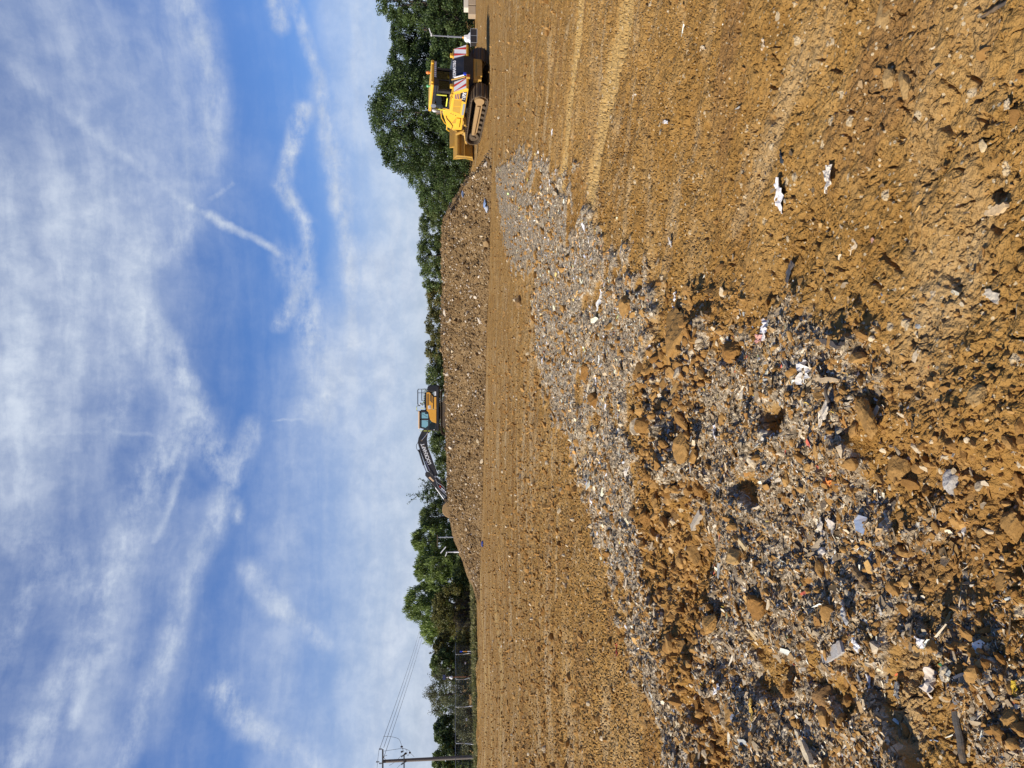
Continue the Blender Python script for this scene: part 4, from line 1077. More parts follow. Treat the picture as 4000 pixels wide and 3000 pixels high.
# side tanks with striped rear plates
for s in (-1, 1):
    y0, y1 = (0.70, 1.40) if s > 0 else (-1.40, -0.70)
    pr = [(-2.42, 1.34), (-2.38, 1.24), (0.02, 1.24), (0.06, 1.40), (-0.34, 2.12), (-1.98, 2.06)]
    sp_ = MB().prism(pr, y0, y1).build('side_tank', YEL, dozer, bevel=0.03)
    # striped plate on the sloping rear
    a, b = Vector((-2.42, 0, 1.34)), Vector((-1.98, 0, 2.06))
    d = (b - a).normalized(); nrm = Vector((-d.z, 0, d.x))
    def rp(u, v): return a + (b - a) * v + Vector((0, y0 + 0.04 + (y1 - y0 - 0.08) * u, 0)) + nrm * 0.008
    pl = MB(); pl.quad(rp(0, .06), rp(1, .06), rp(1, .94), rp(0, .94)).build('reflective_plate', WHT, sp_)
    st = MB()
    for k in (-0.18, 0.52):
        c = [(max(0, min(1, q)), r) for q, r in ((k, .06), (k + .26, .06), (k + .72, .94), (k + .46, .94))]
        if s < 0: c = [(1 - q, r) for q, r in c]
        st.quad(*[rp(q, r) + nrm * 0.006 for q, r in c])
    st.build('red_stripe', REDR, sp_)
    if s > 0:
        Y = y1 + 0.006
        MB().box((-1.18, Y, 1.74), (0.50, 0.012, 0.44)).build('vent', VENT, sp_)
        MB().prism([(-0.88, 1.52), (-0.34, 1.52), (-0.50, 1.96), (-0.88, 1.96)], Y - 0.006, Y + 0.006).build('vent', VENT, sp_)
        dk = MB().prism([(-2.18, 1.30), (-1.30, 1.30), (-1.50, 1.66), (-2.03, 1.66)], Y - 0.006, Y + 0.004).build('decal_panel', CHAR, sp_)
        ps = MB()
        for i, z in enumerate((1.73, 1.82, 1.91)): ps.box((-1.74 + 0.02 * i, Y, z), (0.44 - 0.04 * i, 0.012, 0.045))
        ps.build('purple_stripe', PURP, sp_)
        mw = Matrix.Translation((-1.80, Y + 0.008, 1.42)) @ Matrix(((-1, 0, 0), (0, 0, 1), (0, 1, 0))).to_4x4()
        lettering('61PX', 0.27, WHT, sp_, mw, shear=0.2, bold=0.008)
        MB().ball((-1.52, Y + 0.004, 1.57), 0.075, 2, (1.1, 0.12, 0.8)).build('emblem', ORG, sp_)
        MB().box((-0.72, Y, 1.345), (0.95, 0.012, 0.12)).build('name_plate', GRYPL, sp_)
        for x, z in ((-0.24, 1.90), (-0.30, 2.02), (-0.16, 1.74)): MB().cyl((x, Y - 0.005, z), (x, Y + 0.02, z), 0.025, 8).build('bolt', STEELM, sp_)
        MB().tube([(-1.9, 1.42, 2.05), (-1.95, 1.44, 2.16), (-1.75, 1.44, 2.20), (-1.6, 1.42, 2.08)], 0.03, 8).build('grab_handle', YEL, dozer)
# rear grille between the tanks
gq = MB().prism([(-2.36, 0.96), (-1.9, 0.96), (-1.7, 2.12), (-2.02, 2.12), (-2.36, 1.50)], -0.69, 0.69).build('grille', BLK, dozer, bevel=0.03)
lv = MB()
for z in np.linspace(1.02, 1.50, 8): lv.box((-2.37, 0, z), (0.05, 1.28, 0.022))
lv.build('louvre', CHAR, gq)
a, b = Vector((-2.36, 0, 1.50)), Vector((-2.02, 0, 2.12)); d = (b - a).normalized(); nrm = Vector((-d.z, 0, d.x))
cc = a + (b - a) * 0.80 + nrm * 0.012
mw = Matrix.Translation(cc) @ Matrix((Vector((0, -1, 0)), d, nrm)).transposed().to_4x4()
lettering('KOMATSU', 0.235, WHT, gq, mw, bold=0.010, xs=0.98)
MB().tube([(-2.42, 0.66, 1.42), (-2.12, 0.64, 1.98), (-2.02, 0.62, 2.16)], 0.04, 8).build('grab_rail', YELD, dozer)
MB().tube([(-2.45, 0.60, 1.50), (-2.16, 0.58, 2.02)], 0.035, 8).build('reflective_strip', WHT, dozer)
MB().box((-2.50, 0.56, 1.46), (0.10, 0.13, 0.16)).build('blue_light', BLL, dozer, bevel=0.02)
MB().box((-2.48, 0.70, 1.28), (0.14, 0.2, 0.2)).build('tail_lamp', YELD, dozer, bevel=0.02)
MB().box((-2.54, 0.70, 1.28), (0.04, 0.13, 0.12)).build('tail_lamp_lens', REDR, dozer)
for s in (-1, 1):
    MB().box((-1.95, s * 0.98, 2.16), (0.16, 0.2, 0.16)).build('work_lamp', YEL, dozer, bevel=0.03)
# cab
cab = MB().box((-0.45, 0, 2.12), (1.5, 1.42, 0.14)).build('cab', CHAR, dozer, bevel=0.02)
for x, y, w in ((-1.12, 0.68, 0.17), (-1.12, -0.68, 0.17), (0.22, 0.66, 0.11), (0.22, -0.66, 0.11), (-1.14, 0.0, 0.08)):
    MB().box((x, y, 2.62), (w, w * 0.8, 0.95)).build('cab_pillar', CHAR, cab, bevel=0.015)
rf = MB().box((-0.60, 0, 3.20), (2.20, 1.62, 0.17)).build('cab_roof', YEL, dozer, bevel=0.05)
MB().box((-0.60, 0, 3.04), (2.12, 1.58, 0.15)).build('roof_trim', CHAR, rf)
pl = MB().box((-1.672, -0.22, 3.04), (0.012, 0.98, 0.13)).build('roof_plate', WHT, rf)
dv = MB()
for y in np.linspace(-0.62, 0.2, 7): dv.box((-1.682, y, 3.04), (0.008, 0.016, 0.13))
dv.box((-1.682, -0.21, 2.982), (0.008, 0.9, 0.016))
dv.build('plate_mark', CHAR, pl)
MB().box((-1.28, 0.52, 2.98), (0.62, 0.44, 0.30)).build('filter_box', CHAR, rf, bevel=0.02)
for y0, y1, x in ((-0.62, -0.06, -1.14), (0.06, 0.62, -1.14)): MB().box((x, (y0 + y1) / 2, 2.62), (0.012, y1 - y0, 0.86)).build('rear_window', GLASSD, cab)
for s in (-1, 1): MB().box((-0.45, s * 0.69, 2.58), (1.20, 0.012, 0.82)).build('side_window', GLASSD, cab)
MB().box((0.24, 0, 2.62), (0.012, 1.2, 0.86)).build('windscreen', GLASSD, cab)
MB().box((-0.55, 0, 2.36), (0.5, 0.5, 0.35)).box((-0.80, 0, 2.66), (0.14, 0.48, 0.62)).box((-0.45, 0.42, 2.42), (0.5, 0.14, 0.28)).box((-0.45, -0.42, 2.42), (0.5, 0.14, 0.28)).build('seat', BLK, cab, bevel=0.03)
MB().box((0.0, 0, 2.40), (0.25, 1.1, 0.4)).build('dashboard', BLK, cab, bevel=0.03)
MB().box((-0.95, 0.79, 2.62), (0.05, 0.05, 0.58)).build('handrail', HIVIS, cab)
MB().box((-0.40, 0.79, 2.28), (0.68, 0.05, 0.06)).build('handrail', HIVIS, cab)
MB().box((0.34, 0.72, 2.62), (0.05, 0.05, 0.66)).build('handrail', HIVIS, cab)
MB().ball((0.36, 0.80, 2.92), 0.13, 2, (0.5, 1, 1.2)).tube([(0.28, 0.7, 3.05), (0.36, 0.80, 2.95)], 0.015, 5).build('mirror', WHT, cab)
MB().cyl((-0.02, 0.82, 3.02), (-0.02, 0.72, 3.02), 0.16, 16).build('work_lamp', GRYM, cab)
for s in (-1, 1):
    MB().box((0.30, s * 0.70, 3.20), (0.2, 0.22, 0.17)).box((0.52, s * 0.62, 3.18), (0.16, 0.2, 0.16)).build('roof_lamp', YEL, rf, bevel=0.03)
    MB().box((-1.72, s * 0.60, 3.22), (0.1, 0.14, 0.12)).build('roof_lamp', YEL, rf, bevel=0.02)
MB().cyl((-1.15, -0.40, 3.28), (-1.15, -0.40, 3.36), 0.05, 10).ball((-1.15, -0.40, 3.44), 0.10, 2, (0.9, 0.9, 1.1)).build('amber_beacon', ORL, rf)
MB().cyl((-0.95, 0.30, 3.28), (-0.95, 0.30, 3.36), 0.05, 10).ball((-0.95, 0.30, 3.42), 0.08, 2).build('green_beacon', GRL, rf)
# bonnet
bon = MB().prism([(0.0, 1.12), (-0.05, 2.03), (0.31, 2.06), (0.36, 2.36), (0.80, 2.42), (2.05, 2.02), (2.25, 1.70), (2.22, 1.1)], -0.60, 0.60).build('bonnet', YEL, dozer, bevel=0.05)
MB().prism([(1.05, 1.55), (1.62, 1.55), (1.62, 1.80)], 0.60, 0.612).build('vent', VENT, bon)
MB().box((0.52, 0, 2.39), (0.20, 1.0, 0.10)).build('bonnet_hatch', VENT, bon)
MB().tube([(0.60, 0.52, 2.38), (0.66, 0.54, 2.54), (1.3, 0.54, 2.44), (1.75, 0.54, 2.22), (1.95, 0.54, 2.02)], 0.028, 8).build('handrail', YEL, bon)
MB().tube([(1.0, 0.62, 2.20), (1.25, 0.63, 2.12), (1.5, 0.63, 1.92), (1.85, 0.63, 1.72), (2.1, 0.63, 1.75)], 0.022, 6).build('hose', VENTD, bon)
MB().tube([(1.42, 0.02, 2.10), (1.42, 0.02, 2.80), (1.40, 0.02, 2.92), (1.34, 0.02, 3.00)], 0.085, 12).build('exhaust', GRYM, dozer, smooth=True)
MB().cyl((0.92, 0.05, 2.35), (0.92, 0.05, 2.55), 0.09, 12).cyl((0.92, 0.05, 2.55), (0.92, 0.05, 2.62), 0.22, 16, 0.16).build('air_intake', GRYM, dozer, bevel=0.01)
MB().tube([(1.9, -0.25, 1.9), (1.9, -0.25, 2.6), (2.0, -0.25, 2.66)], 0.10, 10).build('lift_post', STEELM, dozer)
MB().box((0.66, 1.0, 1.20), (0.34, 0.5, 0.05)).box((0.86, 1.0, 1.08), (0.14, 0.5, 0.10)).box((0.95, 1.0, 0.98), (0.10, 0.5, 0.05)).build('step', YELD, dozer)
MB().box((1.5, 0.64, 1.42), (0.85, 0.10, 0.22)).build('side_guard', YEL, dozer, bevel=0.02)
# blade, arms and rams
bl = [(0.00, 0.10), (0.08, 0.06), (-0.06, 0.55), (-0.02, 1.02), (0.16, 1.28), (0.10, 1.30), (-0.10, 1.10), (-0.20, 0.60), (-0.12, 0.16)]
BX, BZ = 3.02, 0.24
blade = MB().prism([(BX + x, BZ + z) for x, z in bl], -1.95, 1.95).build('blade', YELD, dozer, bevel=0.012)
MB().box((BX - 0.22, 0, BZ + 1.02), (0.16, 3.86, 0.16)).build('top_beam', YELD, blade, bevel=0.02)
MB().box((BX - 0.24, 0, BZ + 0.62), (0.14, 3.86, 0.05)).build('rib', YELD, blade, bevel=0.01)
for y in (-1.93, 1.93): MB().prism([(BX - 0.26, BZ + 0.14), (BX + 0.14, BZ + 0.05), (BX - 0.02, BZ + 0.55), (BX + 0.16, BZ + 1.30), (BX - 0.30, BZ + 1.12)], y - 0.02, y + 0.02).build('end_plate', YELD, blade)
MB().prism([(BX + 0.02, BZ + 1.22), (BX + 0.16, BZ + 1.26), (BX + 0.22, BZ + 1.52), (BX + 0.14, BZ + 1.52)], -1.15, 1.15).build('spill_guard', YELD, blade)
MB().box((BX + 0.06, 0, BZ + 0.06), (0.05, 3.88, 0.18)).build('cutting_edge', STEELM, blade)
MB().ball((BX - 0.34, 0.55, BZ + 0.55), 0.13, 2).box((BX - 0.36, 0.2, BZ + 0.62), (0.22, 0.75, 0.26)).build('pivot', MUD, blade, bevel=0.02)
for s in (-1, 1):
    MB().tube([(1.1, s * 0.62, 0.60), (2.2, s * 0.60, 0.66), (BX - 0.3, s * 0.35, BZ + 0.45)], 0.10, 8).build('push_arm', STEELM, dozer)
    MB().cyl((1.95, s * 0.48, 1.98), (2.36, s * 0.48, 1.55), 0.085, 12).cyl((2.36, s * 0.48, 1.55), (BX - 0.3, s * 0.48, BZ + 0.75), 0.045, 10).build('lift_ram', YELD, dozer)
    MB().tube([(1.9, s * 0.5, 2.05), (2.35, s * 0.52, 2.02), (2.5, s * 0.52, 1.85)], 0.04, 6).build('hose_guard', YEL, dozer)
MB().box((2.35, 0.66, 1.18), (0.14, 0.12, 0.62), Matrix.Rotation(R(35), 3, 'Y')).build('trunnion', YELD, dozer, bevel=0.02)
MB().cyl((2.12, 0.75, 0.95), (BX - 0.25, 1.1, BZ + 0.5), 0.08, 10).build('angle_ram', YELD, dozer)

# ------------------------------------------------------------------ excavator (x forward = picture's lower side, y left = towards us)
ED = 76.0
ex0 = at(1740, 1450 + 518 / 3.19, ED)
EB = 2.76
exc = empty('excavator', (ex0.x, ED, EB), math.pi, 'orange-yellow and black tracked excavator on top of the spoil heap with its boom lowered', 'excavator')
for s in (-1, 1):
    y = s * 1.15
    track('track', [(-2.05, 0.47, 0.42), (1.80, 0.44, 0.39), (-1.6, 0.2, 0.15), (1.4, 0.2, 0.15)], y, 0.60, 0.19, STEELM, exc, 0.03)
    MB().prism([(-1.7, 0.25), (1.5, 0.25), (1.6, 0.5), (1.2, 0.68), (-1.3, 0.68), (-1.8, 0.5)], y - 0.2, y + 0.22).build('track_frame', STEELM, exc, bevel=0.03)
MB().box((-0.1, 0, 0.62), (2.0, 1.8, 0.4)).cyl((0, 0, 0.75), (0, 0, 1.08), 0.62, 24).build('undercarriage', BLK, exc)
deck = MB().box((-0.42, 0, 1.16), (4.45, 2.66, 0.22)).build('deck', CHAR, exc, bevel=0.03)
cw = MB().prism([(-2.78, 1.02), (-1.75, 1.02), (-1.75, 1.34), (-2.15, 1.34), (-2.15, 2.2), (-2.62, 2.2), (-2.80, 2.05), (-2.84, 1.3)], -1.30, 1.30).build('counterweight', BLK, exc, bevel=0.10)
bp_ = MB().prism([(-2.16, 2.26), (-2.16, 1.94), (-1.72, 1.62), (-1.72, 1.27), (-0.60, 1.27), (-0.60, 2.26)], -1.30, 1.30).build('engine_body', BLK, exc)
sp1 = MB().prism([(-2.12, 2.27), (-2.12, 1.98), (-1.66, 1.62), (-0.42, 1.62), (-0.42, 2.27)], 1.302, 1.33).build('engine_door', YELO, exc, bevel=0.012)
MB().prism([(-1.64, 1.30), (-1.64, 1.52), (-0.42, 1.52), (-0.42, 1.30)], 1.302, 1.33).build('lower_panel', YELO, exc, bevel=0.012)
MB().prism([(-0.40, 1.30), (-0.40, 2.26), (-0.30, 2.28), (-0.12, 2.08), (0.20, 2.02), (0.62, 1.92), (0.85, 1.72), (1.00, 1.30)], 1.302, 1.335).build('side_cover', YELO, exc, bevel=0.012)
MB().box((-1.35, 1.335, 2.13), (1.15, 0.014, 0.15)).build('vent', VENTD, sp1)
MB().prism([(-1.86, 1.96), (-1.86, 1.82), (-1.60, 1.68), (-1.05, 1.68), (-1.05, 1.74), (-1.28, 1.96)], 1.332, 1.342).build('vent', VENTD, sp1)
wt = MB().prism([(-0.62, 1.84), (-0.38 - 0.1, 1.84), (-0.48, 2.12), (-0.78, 2.12), (-0.78, 1.84)], 1.332, 1.338).build('warning_label', WHT, sp1)
MB().prism([(-0.76, 1.87), (-0.50, 1.87), (-0.63, 2.08)], 1.339, 1.343).build('triangle', BLK, wt)
MB().prism([(-0.71, 1.90), (-0.55, 1.90), (-0.63, 2.03)], 1.344, 1.347).build('triangle', WHT, wt)
mw = Matrix.Translation((-1.96, 1.335, 1.40)) @ Matrix(((-1, 0, 0), (0, 0, 1), (0, 1, 0))).to_4x4()
MB().box((-1.98, 1.31, 1.40), (0.42, 0.012, 0.16)).build('model_plate', WHT, cw)
MB().box((-1.15, 0.15, 2.33), (1.9, 2.1, 0.14)).build('hood', BLK, exc, bevel=0.04)
hd = MB()
for x in np.linspace(-2.0, -0.6, 14): hd.box((x, 0.5, 2.42), (0.05, 1.3, 0.13))
hd.box((-1.3, 0.5, 2.40), (1.5, 1.2, 0.10)).build('hood_louvre', CHAR, exc, bevel=0.01)
for y in (1.22, 0.3):
    MB().tube([(-2.45, y, 2.2), (-2.42, y, 3.12), (-2.32, y, 3.18), (0.05 - 0.95, y, 3.18), (-0.82, y, 3.12), (-0.80, y, 2.95)], 0.024, 6).build('guard_rail', BLK, exc)
    MB().tube([(-2.05, y, 2.25), (-2.05, y, 3.18)], 0.024, 6).tube([(-2.42, y, 2.78), (-1.25, y, 2.78)], 0.02, 6).build('guard_rail', BLK, exc)
MB().tube([(-2.44, 0.3, 3.1), (-2.44, 1.22, 3.1)], 0.022, 6).tube([(-2.44, 0.3, 2.7), (-2.44, 1.22, 2.7)], 0.02, 6).build('guard_rail', BLK, exc)
MB().tube([(-0.75, 1.2, 2.9), (-0.75, 1.2, 3.2), (-0.65, 1.2, 3.26), (-0.30, 1.2, 3.26), (-0.22, 1.2, 3.18), (-0.22, 1.2, 2.5)], 0.026, 6).build('grab_rail', BLK, exc)
MB().tube([(-0.62, 1.2, 3.262), (-0.34, 1.2, 3.262)], 0.034, 6).tube([(-0.52, 1.2, 2.55), (-0.52, 1.2, 2.85)], 0.03, 6).build('rail_sleeve', HIVIS, exc)
MB().tube([(-0.30, 1.0, 2.28), (-0.30, 1.0, 2.86)], 0.05, 8).build('exhaust', GRYM, exc)
MB().ball((-0.95, 0.9, 2.92), 0.09, 2).tube([(-0.95, 0.9, 2.4), (-0.95, 0.9, 2.9)], 0.02, 6).build('work_lamp', WHT, exc)
MB().cyl((-0.68, 1.1, 2.26), (-0.68, 1.1, 2.36), 0.05, 8).build('amber_beacon', ORL, exc)
# cab
ecab = MB().prism([(-0.22, 1.27), (1.70, 1.27), (1.72, 1.42), (-0.22, 1.42)], 0.28, 1.28).build('cab', CHAR, exc, bevel=0.03)
for y in (0.32, 1.26):
    MB().box((-0.16, y, 2.20), (0.16, 0.07, 1.55)).box((0.62, y, 2.12), (0.14, 0.07, 1.6)).tube([(1.70, y, 1.40), (1.62, y, 2.2), (1.42, y, 2.94)], 0.055, 6).build('cab_pillar', CHAR, ecab)
    MB().box((0.62, y, 2.90), (1.6, 0.07, 0.18)).box((0.70, y, 2.06), (1.86, 0.06, 0.12)).build('cab_rail', CHAR, ecab)
MB().prism([(0.66, 1.40), (1.68, 1.40), (1.62, 2.05), (0.66, 2.05)], 1.268, 1.274).build('door_glass', GLASSD, ecab)
MB().prism([(0.70, 2.10), (1.60, 2.10), (1.44, 2.84), (0.70, 2.84)], 1.268, 1.274).build('door_window', GLASS, ecab)
MB().prism([(-0.08, 2.25), (0.14, 2.05), (0.55, 2.05), (0.55, 2.84), (-0.08, 2.84)], 1.268, 1.274).build('rear_side_window', GLASS, ecab)
MB().box((0.25, 0.78, 1.85), (0.55, 0.55, 0.5)).box((0.02, 0.78, 2.2), (0.14, 0.5, 0.5)).box((1.3, 0.78, 1.8), (0.2, 0.6, 0.5)).build('seat', BLK, ecab, bevel=0.04)
MB().tube([(1.1, 0.9, 1.8), (0.75, 0.9, 2.35)], 0.02, 6).tube([(0.05, 0.9, 2.75), (0.4, 0.9, 2.2)], 0.02, 6).build('seat_belt', HIVIS, ecab)
MB().box((0.66, 0.78, 3.03), (1.78, 1.06, 0.14)).build('cab_roof', CREAM, ecab, bevel=0.04)
hv = MB()
for z0, z1 in ((2.70, 2.92), (2.24, 2.58), (1.86, 2.16)): hv.box((1.78 - 0.02 + (2.4 - z0) * 0.03, 1.30, (z0 + z1) / 2), (0.05, 0.05, z1 - z0))
hv.build('handrail', HIVIS, ecab)
MB().cyl((1.80, 0.9, 2.98), (1.84, 0.9, 2.98), 0.07, 10).cyl((1.66, 1.3, 1.52), (1.66, 1.32, 1.52), 0.05, 8).build('work_lamp', WHT, ecab)
# boom, arm, bucket
boom = MB().prism([(0.75, 1.35), (0.95, 1.75), (1.83, 2.80), (2.55, 3.14), (3.00, 3.22), (3.40, 3.12), (4.6, 2.70), (5.93, 2.22), (6.55, 1.50), (6.46, 1.27), (6.25, 1.22), (4.3, 1.92), (3.57, 2.20), (2.74, 2.30), (2.1, 2.2), (1.2, 1.25)], -0.22, 0.22).build('boom', CHAR, exc, bevel=0.03)
th = math.atan2(1.22 - 2.20, 6.25 - 3.57) * -1
c = Vector((4.12, 0.226, 2.42))
xd = Vector((-math.cos(R(19.5)), 0, math.sin(R(19.5)))); zd = Vector((math.sin(R(19.5)), 0, math.cos(R(19.5))))
mw = Matrix.Translation((4.18, 0.228, 2.36)) @ Matrix((xd, zd, Vector((0, 1, 0)))).transposed().to_4x4()
lettering('LOCKHART', 0.50, WHT, boom, mw, bold=0.012, xs=0.86)
for s in (-1, 1):
    MB().cyl((1.35, s * 0.32, 1.62), (2.02, s * 0.32, 2.18), 0.095, 12).build('boom_ram_barrel', BLK, exc)
    MB().cyl((2.02, s * 0.32, 2.18), (2.78, s * 0.32, 2.80), 0.055, 10).build('boom_ram_rod', CHROME, exc)
MB().cyl((2.80, -0.36, 2.82), (2.80, 0.36, 2.82), 0.10, 12).cyl((3.4, -0.24, 2.55), (3.4, 0.25, 2.55), 0.10, 10).build('pin', STEELM, boom)
MB().tube(curve([(3.0, 0.1, 3.2), (3.35, 0.1, 3.36), (3.75, 0.1, 3.28), (4.1, 0.1, 3.0)]), 0.028, 6).tube(curve([(3.2, 0.18, 3.05), (4.3, 0.24, 2.75), (5.6, 0.24, 2.05), (6.2, 0.26, 1.72), (6.9, 0.26, 1.5)]), 0.03, 6).build('hose', BLK, boom)
MB().cyl((3.75, 0, 3.12), (5.35, 0, 2.62), 0.10, 12).build('arm_ram_barrel', CHAR, exc)
MB().cyl((5.35, 0, 2.62), (6.05, 0, 2.34), 0.055, 10).cyl((4.9, 0.25, 2.42), (5.9, 0.25, 1.98), 0.035, 8).build('arm_ram_rod', CHROME, exc)
arm = MB().prism([(6.02, 2.26), (6.12, 2.46), (6.40, 2.46), (6.66, 2.24), (7.55, 1.52), (8.95, 0.12), (8.85, -0.16), (8.55, -0.14), (7.3, 0.72), (6.75, 1.15), (6.40, 1.45)], -0.19, 0.19).build('arm', CHAR, exc, bevel=0.03)
MB().prism([(6.50, 1.98), (6.95, 1.55), (7.03, 1.66), (6.62, 2.12)], 0.192, 0.20).build('reflective_patch', CREAM, arm)
MB().cyl((6.50, -0.3, 1.42), (6.50, 0.3, 1.42), 0.11, 12).cyl((7.6, 0.1, 1.42), (9.0, 0.1, 0.42), 0.075, 10).build('bucket_ram', GRYM, arm)
MB().prism([(7.62, 0.80), (7.80, 0.90), (8.20, 0.44), (8.06, 0.32)], 0.20, 0.23).build('white_patch', WHT, arm)
MB().prism([(7.40, 1.00), (7.55, 1.08), (7.68, 0.94), (7.54, 0.84)], 0.20, 0.23).build('red_patch', REDR, arm)
MB().tube(curve([(6.7, 0.26, 1.45), (7.1, 0.28, 1.2), (7.4, 0.28, 0.75), (7.7, 0.27, 0.5), (8.1, 0.26, 0.5)]), 0.026, 6).tube(curve([(7.0, 0.24, 1.35), (7.6, 0.26, 1.1), (8.0, 0.26, 0.7), (8.5, 0.24, 0.2)]), 0.022, 6).build('hose', GRYM, arm)
bk = [(8.75, -0.12), (9.0, 0.30), (9.35, 0.60), (9.8, 0.74), (10.2, 0.66), (10.5, 0.40), (10.68, 0.05), (10.62, -0.35), (10.0, -0.5), (9.2, -0.45)]
bkt = MB().prism(bk, -0.65, 0.65).build('bucket', MUD, exc, bevel=0.06)
MB().prism([(9.35, 0.0), (9.55, 0.30), (9.9, 0.38), (10.2, 0.22), (10.3, -0.1), (9.9, -0.3), (9.5, -0.25)], 0.652, 0.69).build('side_plate', MUD, bkt, bevel=0.03)
MB().prism([(8.95, 0.10), (9.10, 0.42), (8.85, 0.62), (8.70, 0.45)], -0.3, 0.3).build('bucket_link', STEELM, exc, bevel=0.02)

# ------------------------------------------------------------------ single pieces one can point at
def rock(name, label, cat, px, py, size, col, seed, sc=(1, 0.8, 0.55), rz=0.0, sink=0.35, group=None, tilt=(0, 0)):
    rng = np.random.RandomState(seed)
    p = ground_at(px, py, 0.05)
    zz = height(np.array([p.x]), np.array([p.y]))[0]
    p = ground_at(px, py, zz)
    bm = bmesh.new(); bmesh.ops.create_icosphere(bm, subdivisions=4, radius=1.0)
    V = np.array([v.co[:] for v in bm.verts])
    for _ in range(9):
        n = rng.normal(size=3); n /= np.linalg.norm(n)
        dc = rng.uniform(0.42, 0.8)
        V = V - np.outer(np.maximum(V @ n - dc, 0) * 0.92, n)
    nz = 0.13 * fbm(V[:, 0] * 2.2 + V[:, 2] * 1.7 + seed, V[:, 1] * 2.2 - V[:, 2] * 1.3, seed, 4)
    nz += 0.05 * gnoise(V[:, 0] * 9 + V[:, 2] * 7, V[:, 1] * 9 - V[:, 2] * 6, seed + 3)
    V = V * (1 + nz[:, None])
    size = size * 0.56
    V = V * np.array(sc) * size
    for v, c in zip(bm.verts, V): v.co = c
    me = bpy.data.meshes.new(name); bm.to_mesh(me); bm.free()
    ca = me.attributes.new('tint', 'FLOAT_COLOR', 'POINT')
    ca.data.foreach_set('color', np.tile(np.array([*col, 1], np.float32), len(me.vertices)))
    me.materials.append(CLODM)
    o = bpy.data.objects.new(name, me); COL.objects.link(o)
    o.location = (p.x, p.y, zz + size * sc[2] * (1 - 2 * sink) * 0.6)
    o.rotation_euler = (tilt[0], tilt[1], rz)
    return tag(o, label, cat, group)
def sheet(name, label, cat, px, py, L, Wd, col, seed, rz=0.0, crumple=0.18, lift=0.03, jag=0.22, tilt=(0.0, 0.0), thick=0.004, group=None, n=9, mat=None):
    """a torn, crumpled flat scrap"""
    rng = np.random.RandomState(seed)
    p = ground_at(px, py, 0.05); zz = height(np.array([p.x]), np.array([p.y]))[0]; p = ground_at(px, py, zz)
    L, Wd = L * 0.62, Wd * 0.66
    m = max(5, int(n * max(0.5, Wd / L)))
    u, v = np.meshgrid(np.linspace(-0.5, 0.5, n), np.linspace(-0.5, 0.5, m))
    U, Vv = u.ravel(), v.ravel()
    edge = 1 + jag * gnoise(np.arctan2(Vv, U) * 1.7 + seed, np.full_like(U, seed * 0.37), seed)
    rr = np.maximum(np.abs(U), np.abs(Vv)) * 2
    x = U * L * (1 + (edge - 1) * rr) ; y = Vv * Wd * (1 + (edge - 1) * rr * 1.4) + 0.22 * jag * L * gnoise(U * 2.1 + seed, U * 0 + 3.3, seed + 1)
    z = crumple * Wd * (gnoise(U * 3 + seed, Vv * 3, seed + 2) + 0.5 * gnoise(U * 8, Vv * 7, seed + 4))
    top = np.stack([x, y, z], 1); bot = top - np.array([0, 0, thick])
    k = len(top)
    F = []
    for j in range(m - 1):
        for i in range(n - 1):
            a = j * n + i
            F += [(a, a + 1, a + n + 1, a + n), (k + a, k + a + n, k + a + n + 1, k + a + 1)]
    ring = [i for i in range(n)] + [j * n + n - 1 for j in range(1, m)] + [(m - 1) * n + i for i in range(n - 2, -1, -1)] + [j * n for j in range(m - 2, 0, -1)]
    for a, b in zip(ring, ring[1:] + ring[:1]): F.append((a, k + a, k + b, b))
    V = np.concatenate([top, bot])
    o = np_mesh(name, V, [np.array(F)], mat or SHREDM, attrs={'tint': np.tile(np.array(col, np.float32), (len(V), 1))})
    hmax = 0.5 * (abs(math.sin(tilt[0])) * Wd + abs(math.sin(tilt[1])) * L)
    o.location = (p.x, p.y, zz + lift + hmax * 0.55)
    o.rotation_euler = (tilt[0], tilt[1], rz)
    return tag(o, label, cat, group)
def stick(name, label, cat, px0, py0, px1, py1, w, h, col, seed, lift=0.03, split=0.0, mat=None, round_=False, group=None):
    """a length of wood or pipe lying from one place to another"""
    rng = np.random.RandomState(seed)
    a, b = ground_at(px0, py0, 0.05), ground_at(px1, py1, 0.05)
    za, zb = (height(np.array([q.x]), np.array([q.y]))[0] for q in (a, b))
    zm = max(za, zb)
    a, b = ground_at(px0, py0, za + lift), ground_at(px1, py1, zb + lift)
    c = (a + b) / 2
    d = (b - a); L = d.length; d = d / L
    side = Vector((-d.y, d.x, 0)).normalized(); upn = d.cross(side); upn = upn if upn.z > 0 else -upn
    K = 10
    V, F = [], []
    N = 10 if round_ else 4
    for i in range(K + 1):
        t = i / K - 0.5
        k = 1 + 0.10 * rng.normal() * (1 if split else 0.4)
        if split and i in (0, K): k *= 0.45 * rng.rand() + 0.1
        elif split and i in (1, K - 1): k *= 0.8
        off = side * (0.10 * w * rng.normal() * (1 if split else 0.2)) + upn * (0.03 * h * rng.normal())
        for q in range(N):
            th = 2 * math.pi * (q + 0.5) / N
            e = (math.cos(th) * (1 if round_ else 1.414), math.sin(th) * (1 if round_ else 1.414))
            V.append(d * t * L + off + side * (w / 2 * e[0] * k) + upn * (h / 2 * e[1] * (k if round_ else 1)))
    for i in range(K):
        for q in range(N):
            A = i * N + q; B_ = i * N + (q + 1) % N
            F.append((A, B_, B_ + N, A + N))
    V = np.array([v[:] for v in V])
    caps = [tuple(range(N))[::-1], tuple(K * N + q for q in range(N))]
    Fl = [np.array(F)] + ([np.array(caps)] if True else [])
    o = np_mesh(name, V, Fl, mat or SHREDM, attrs={'tint': np.tile(np.array(col, np.float32), (len(V), 1))})
    o.location = c
    return tag(o, label, cat, group)
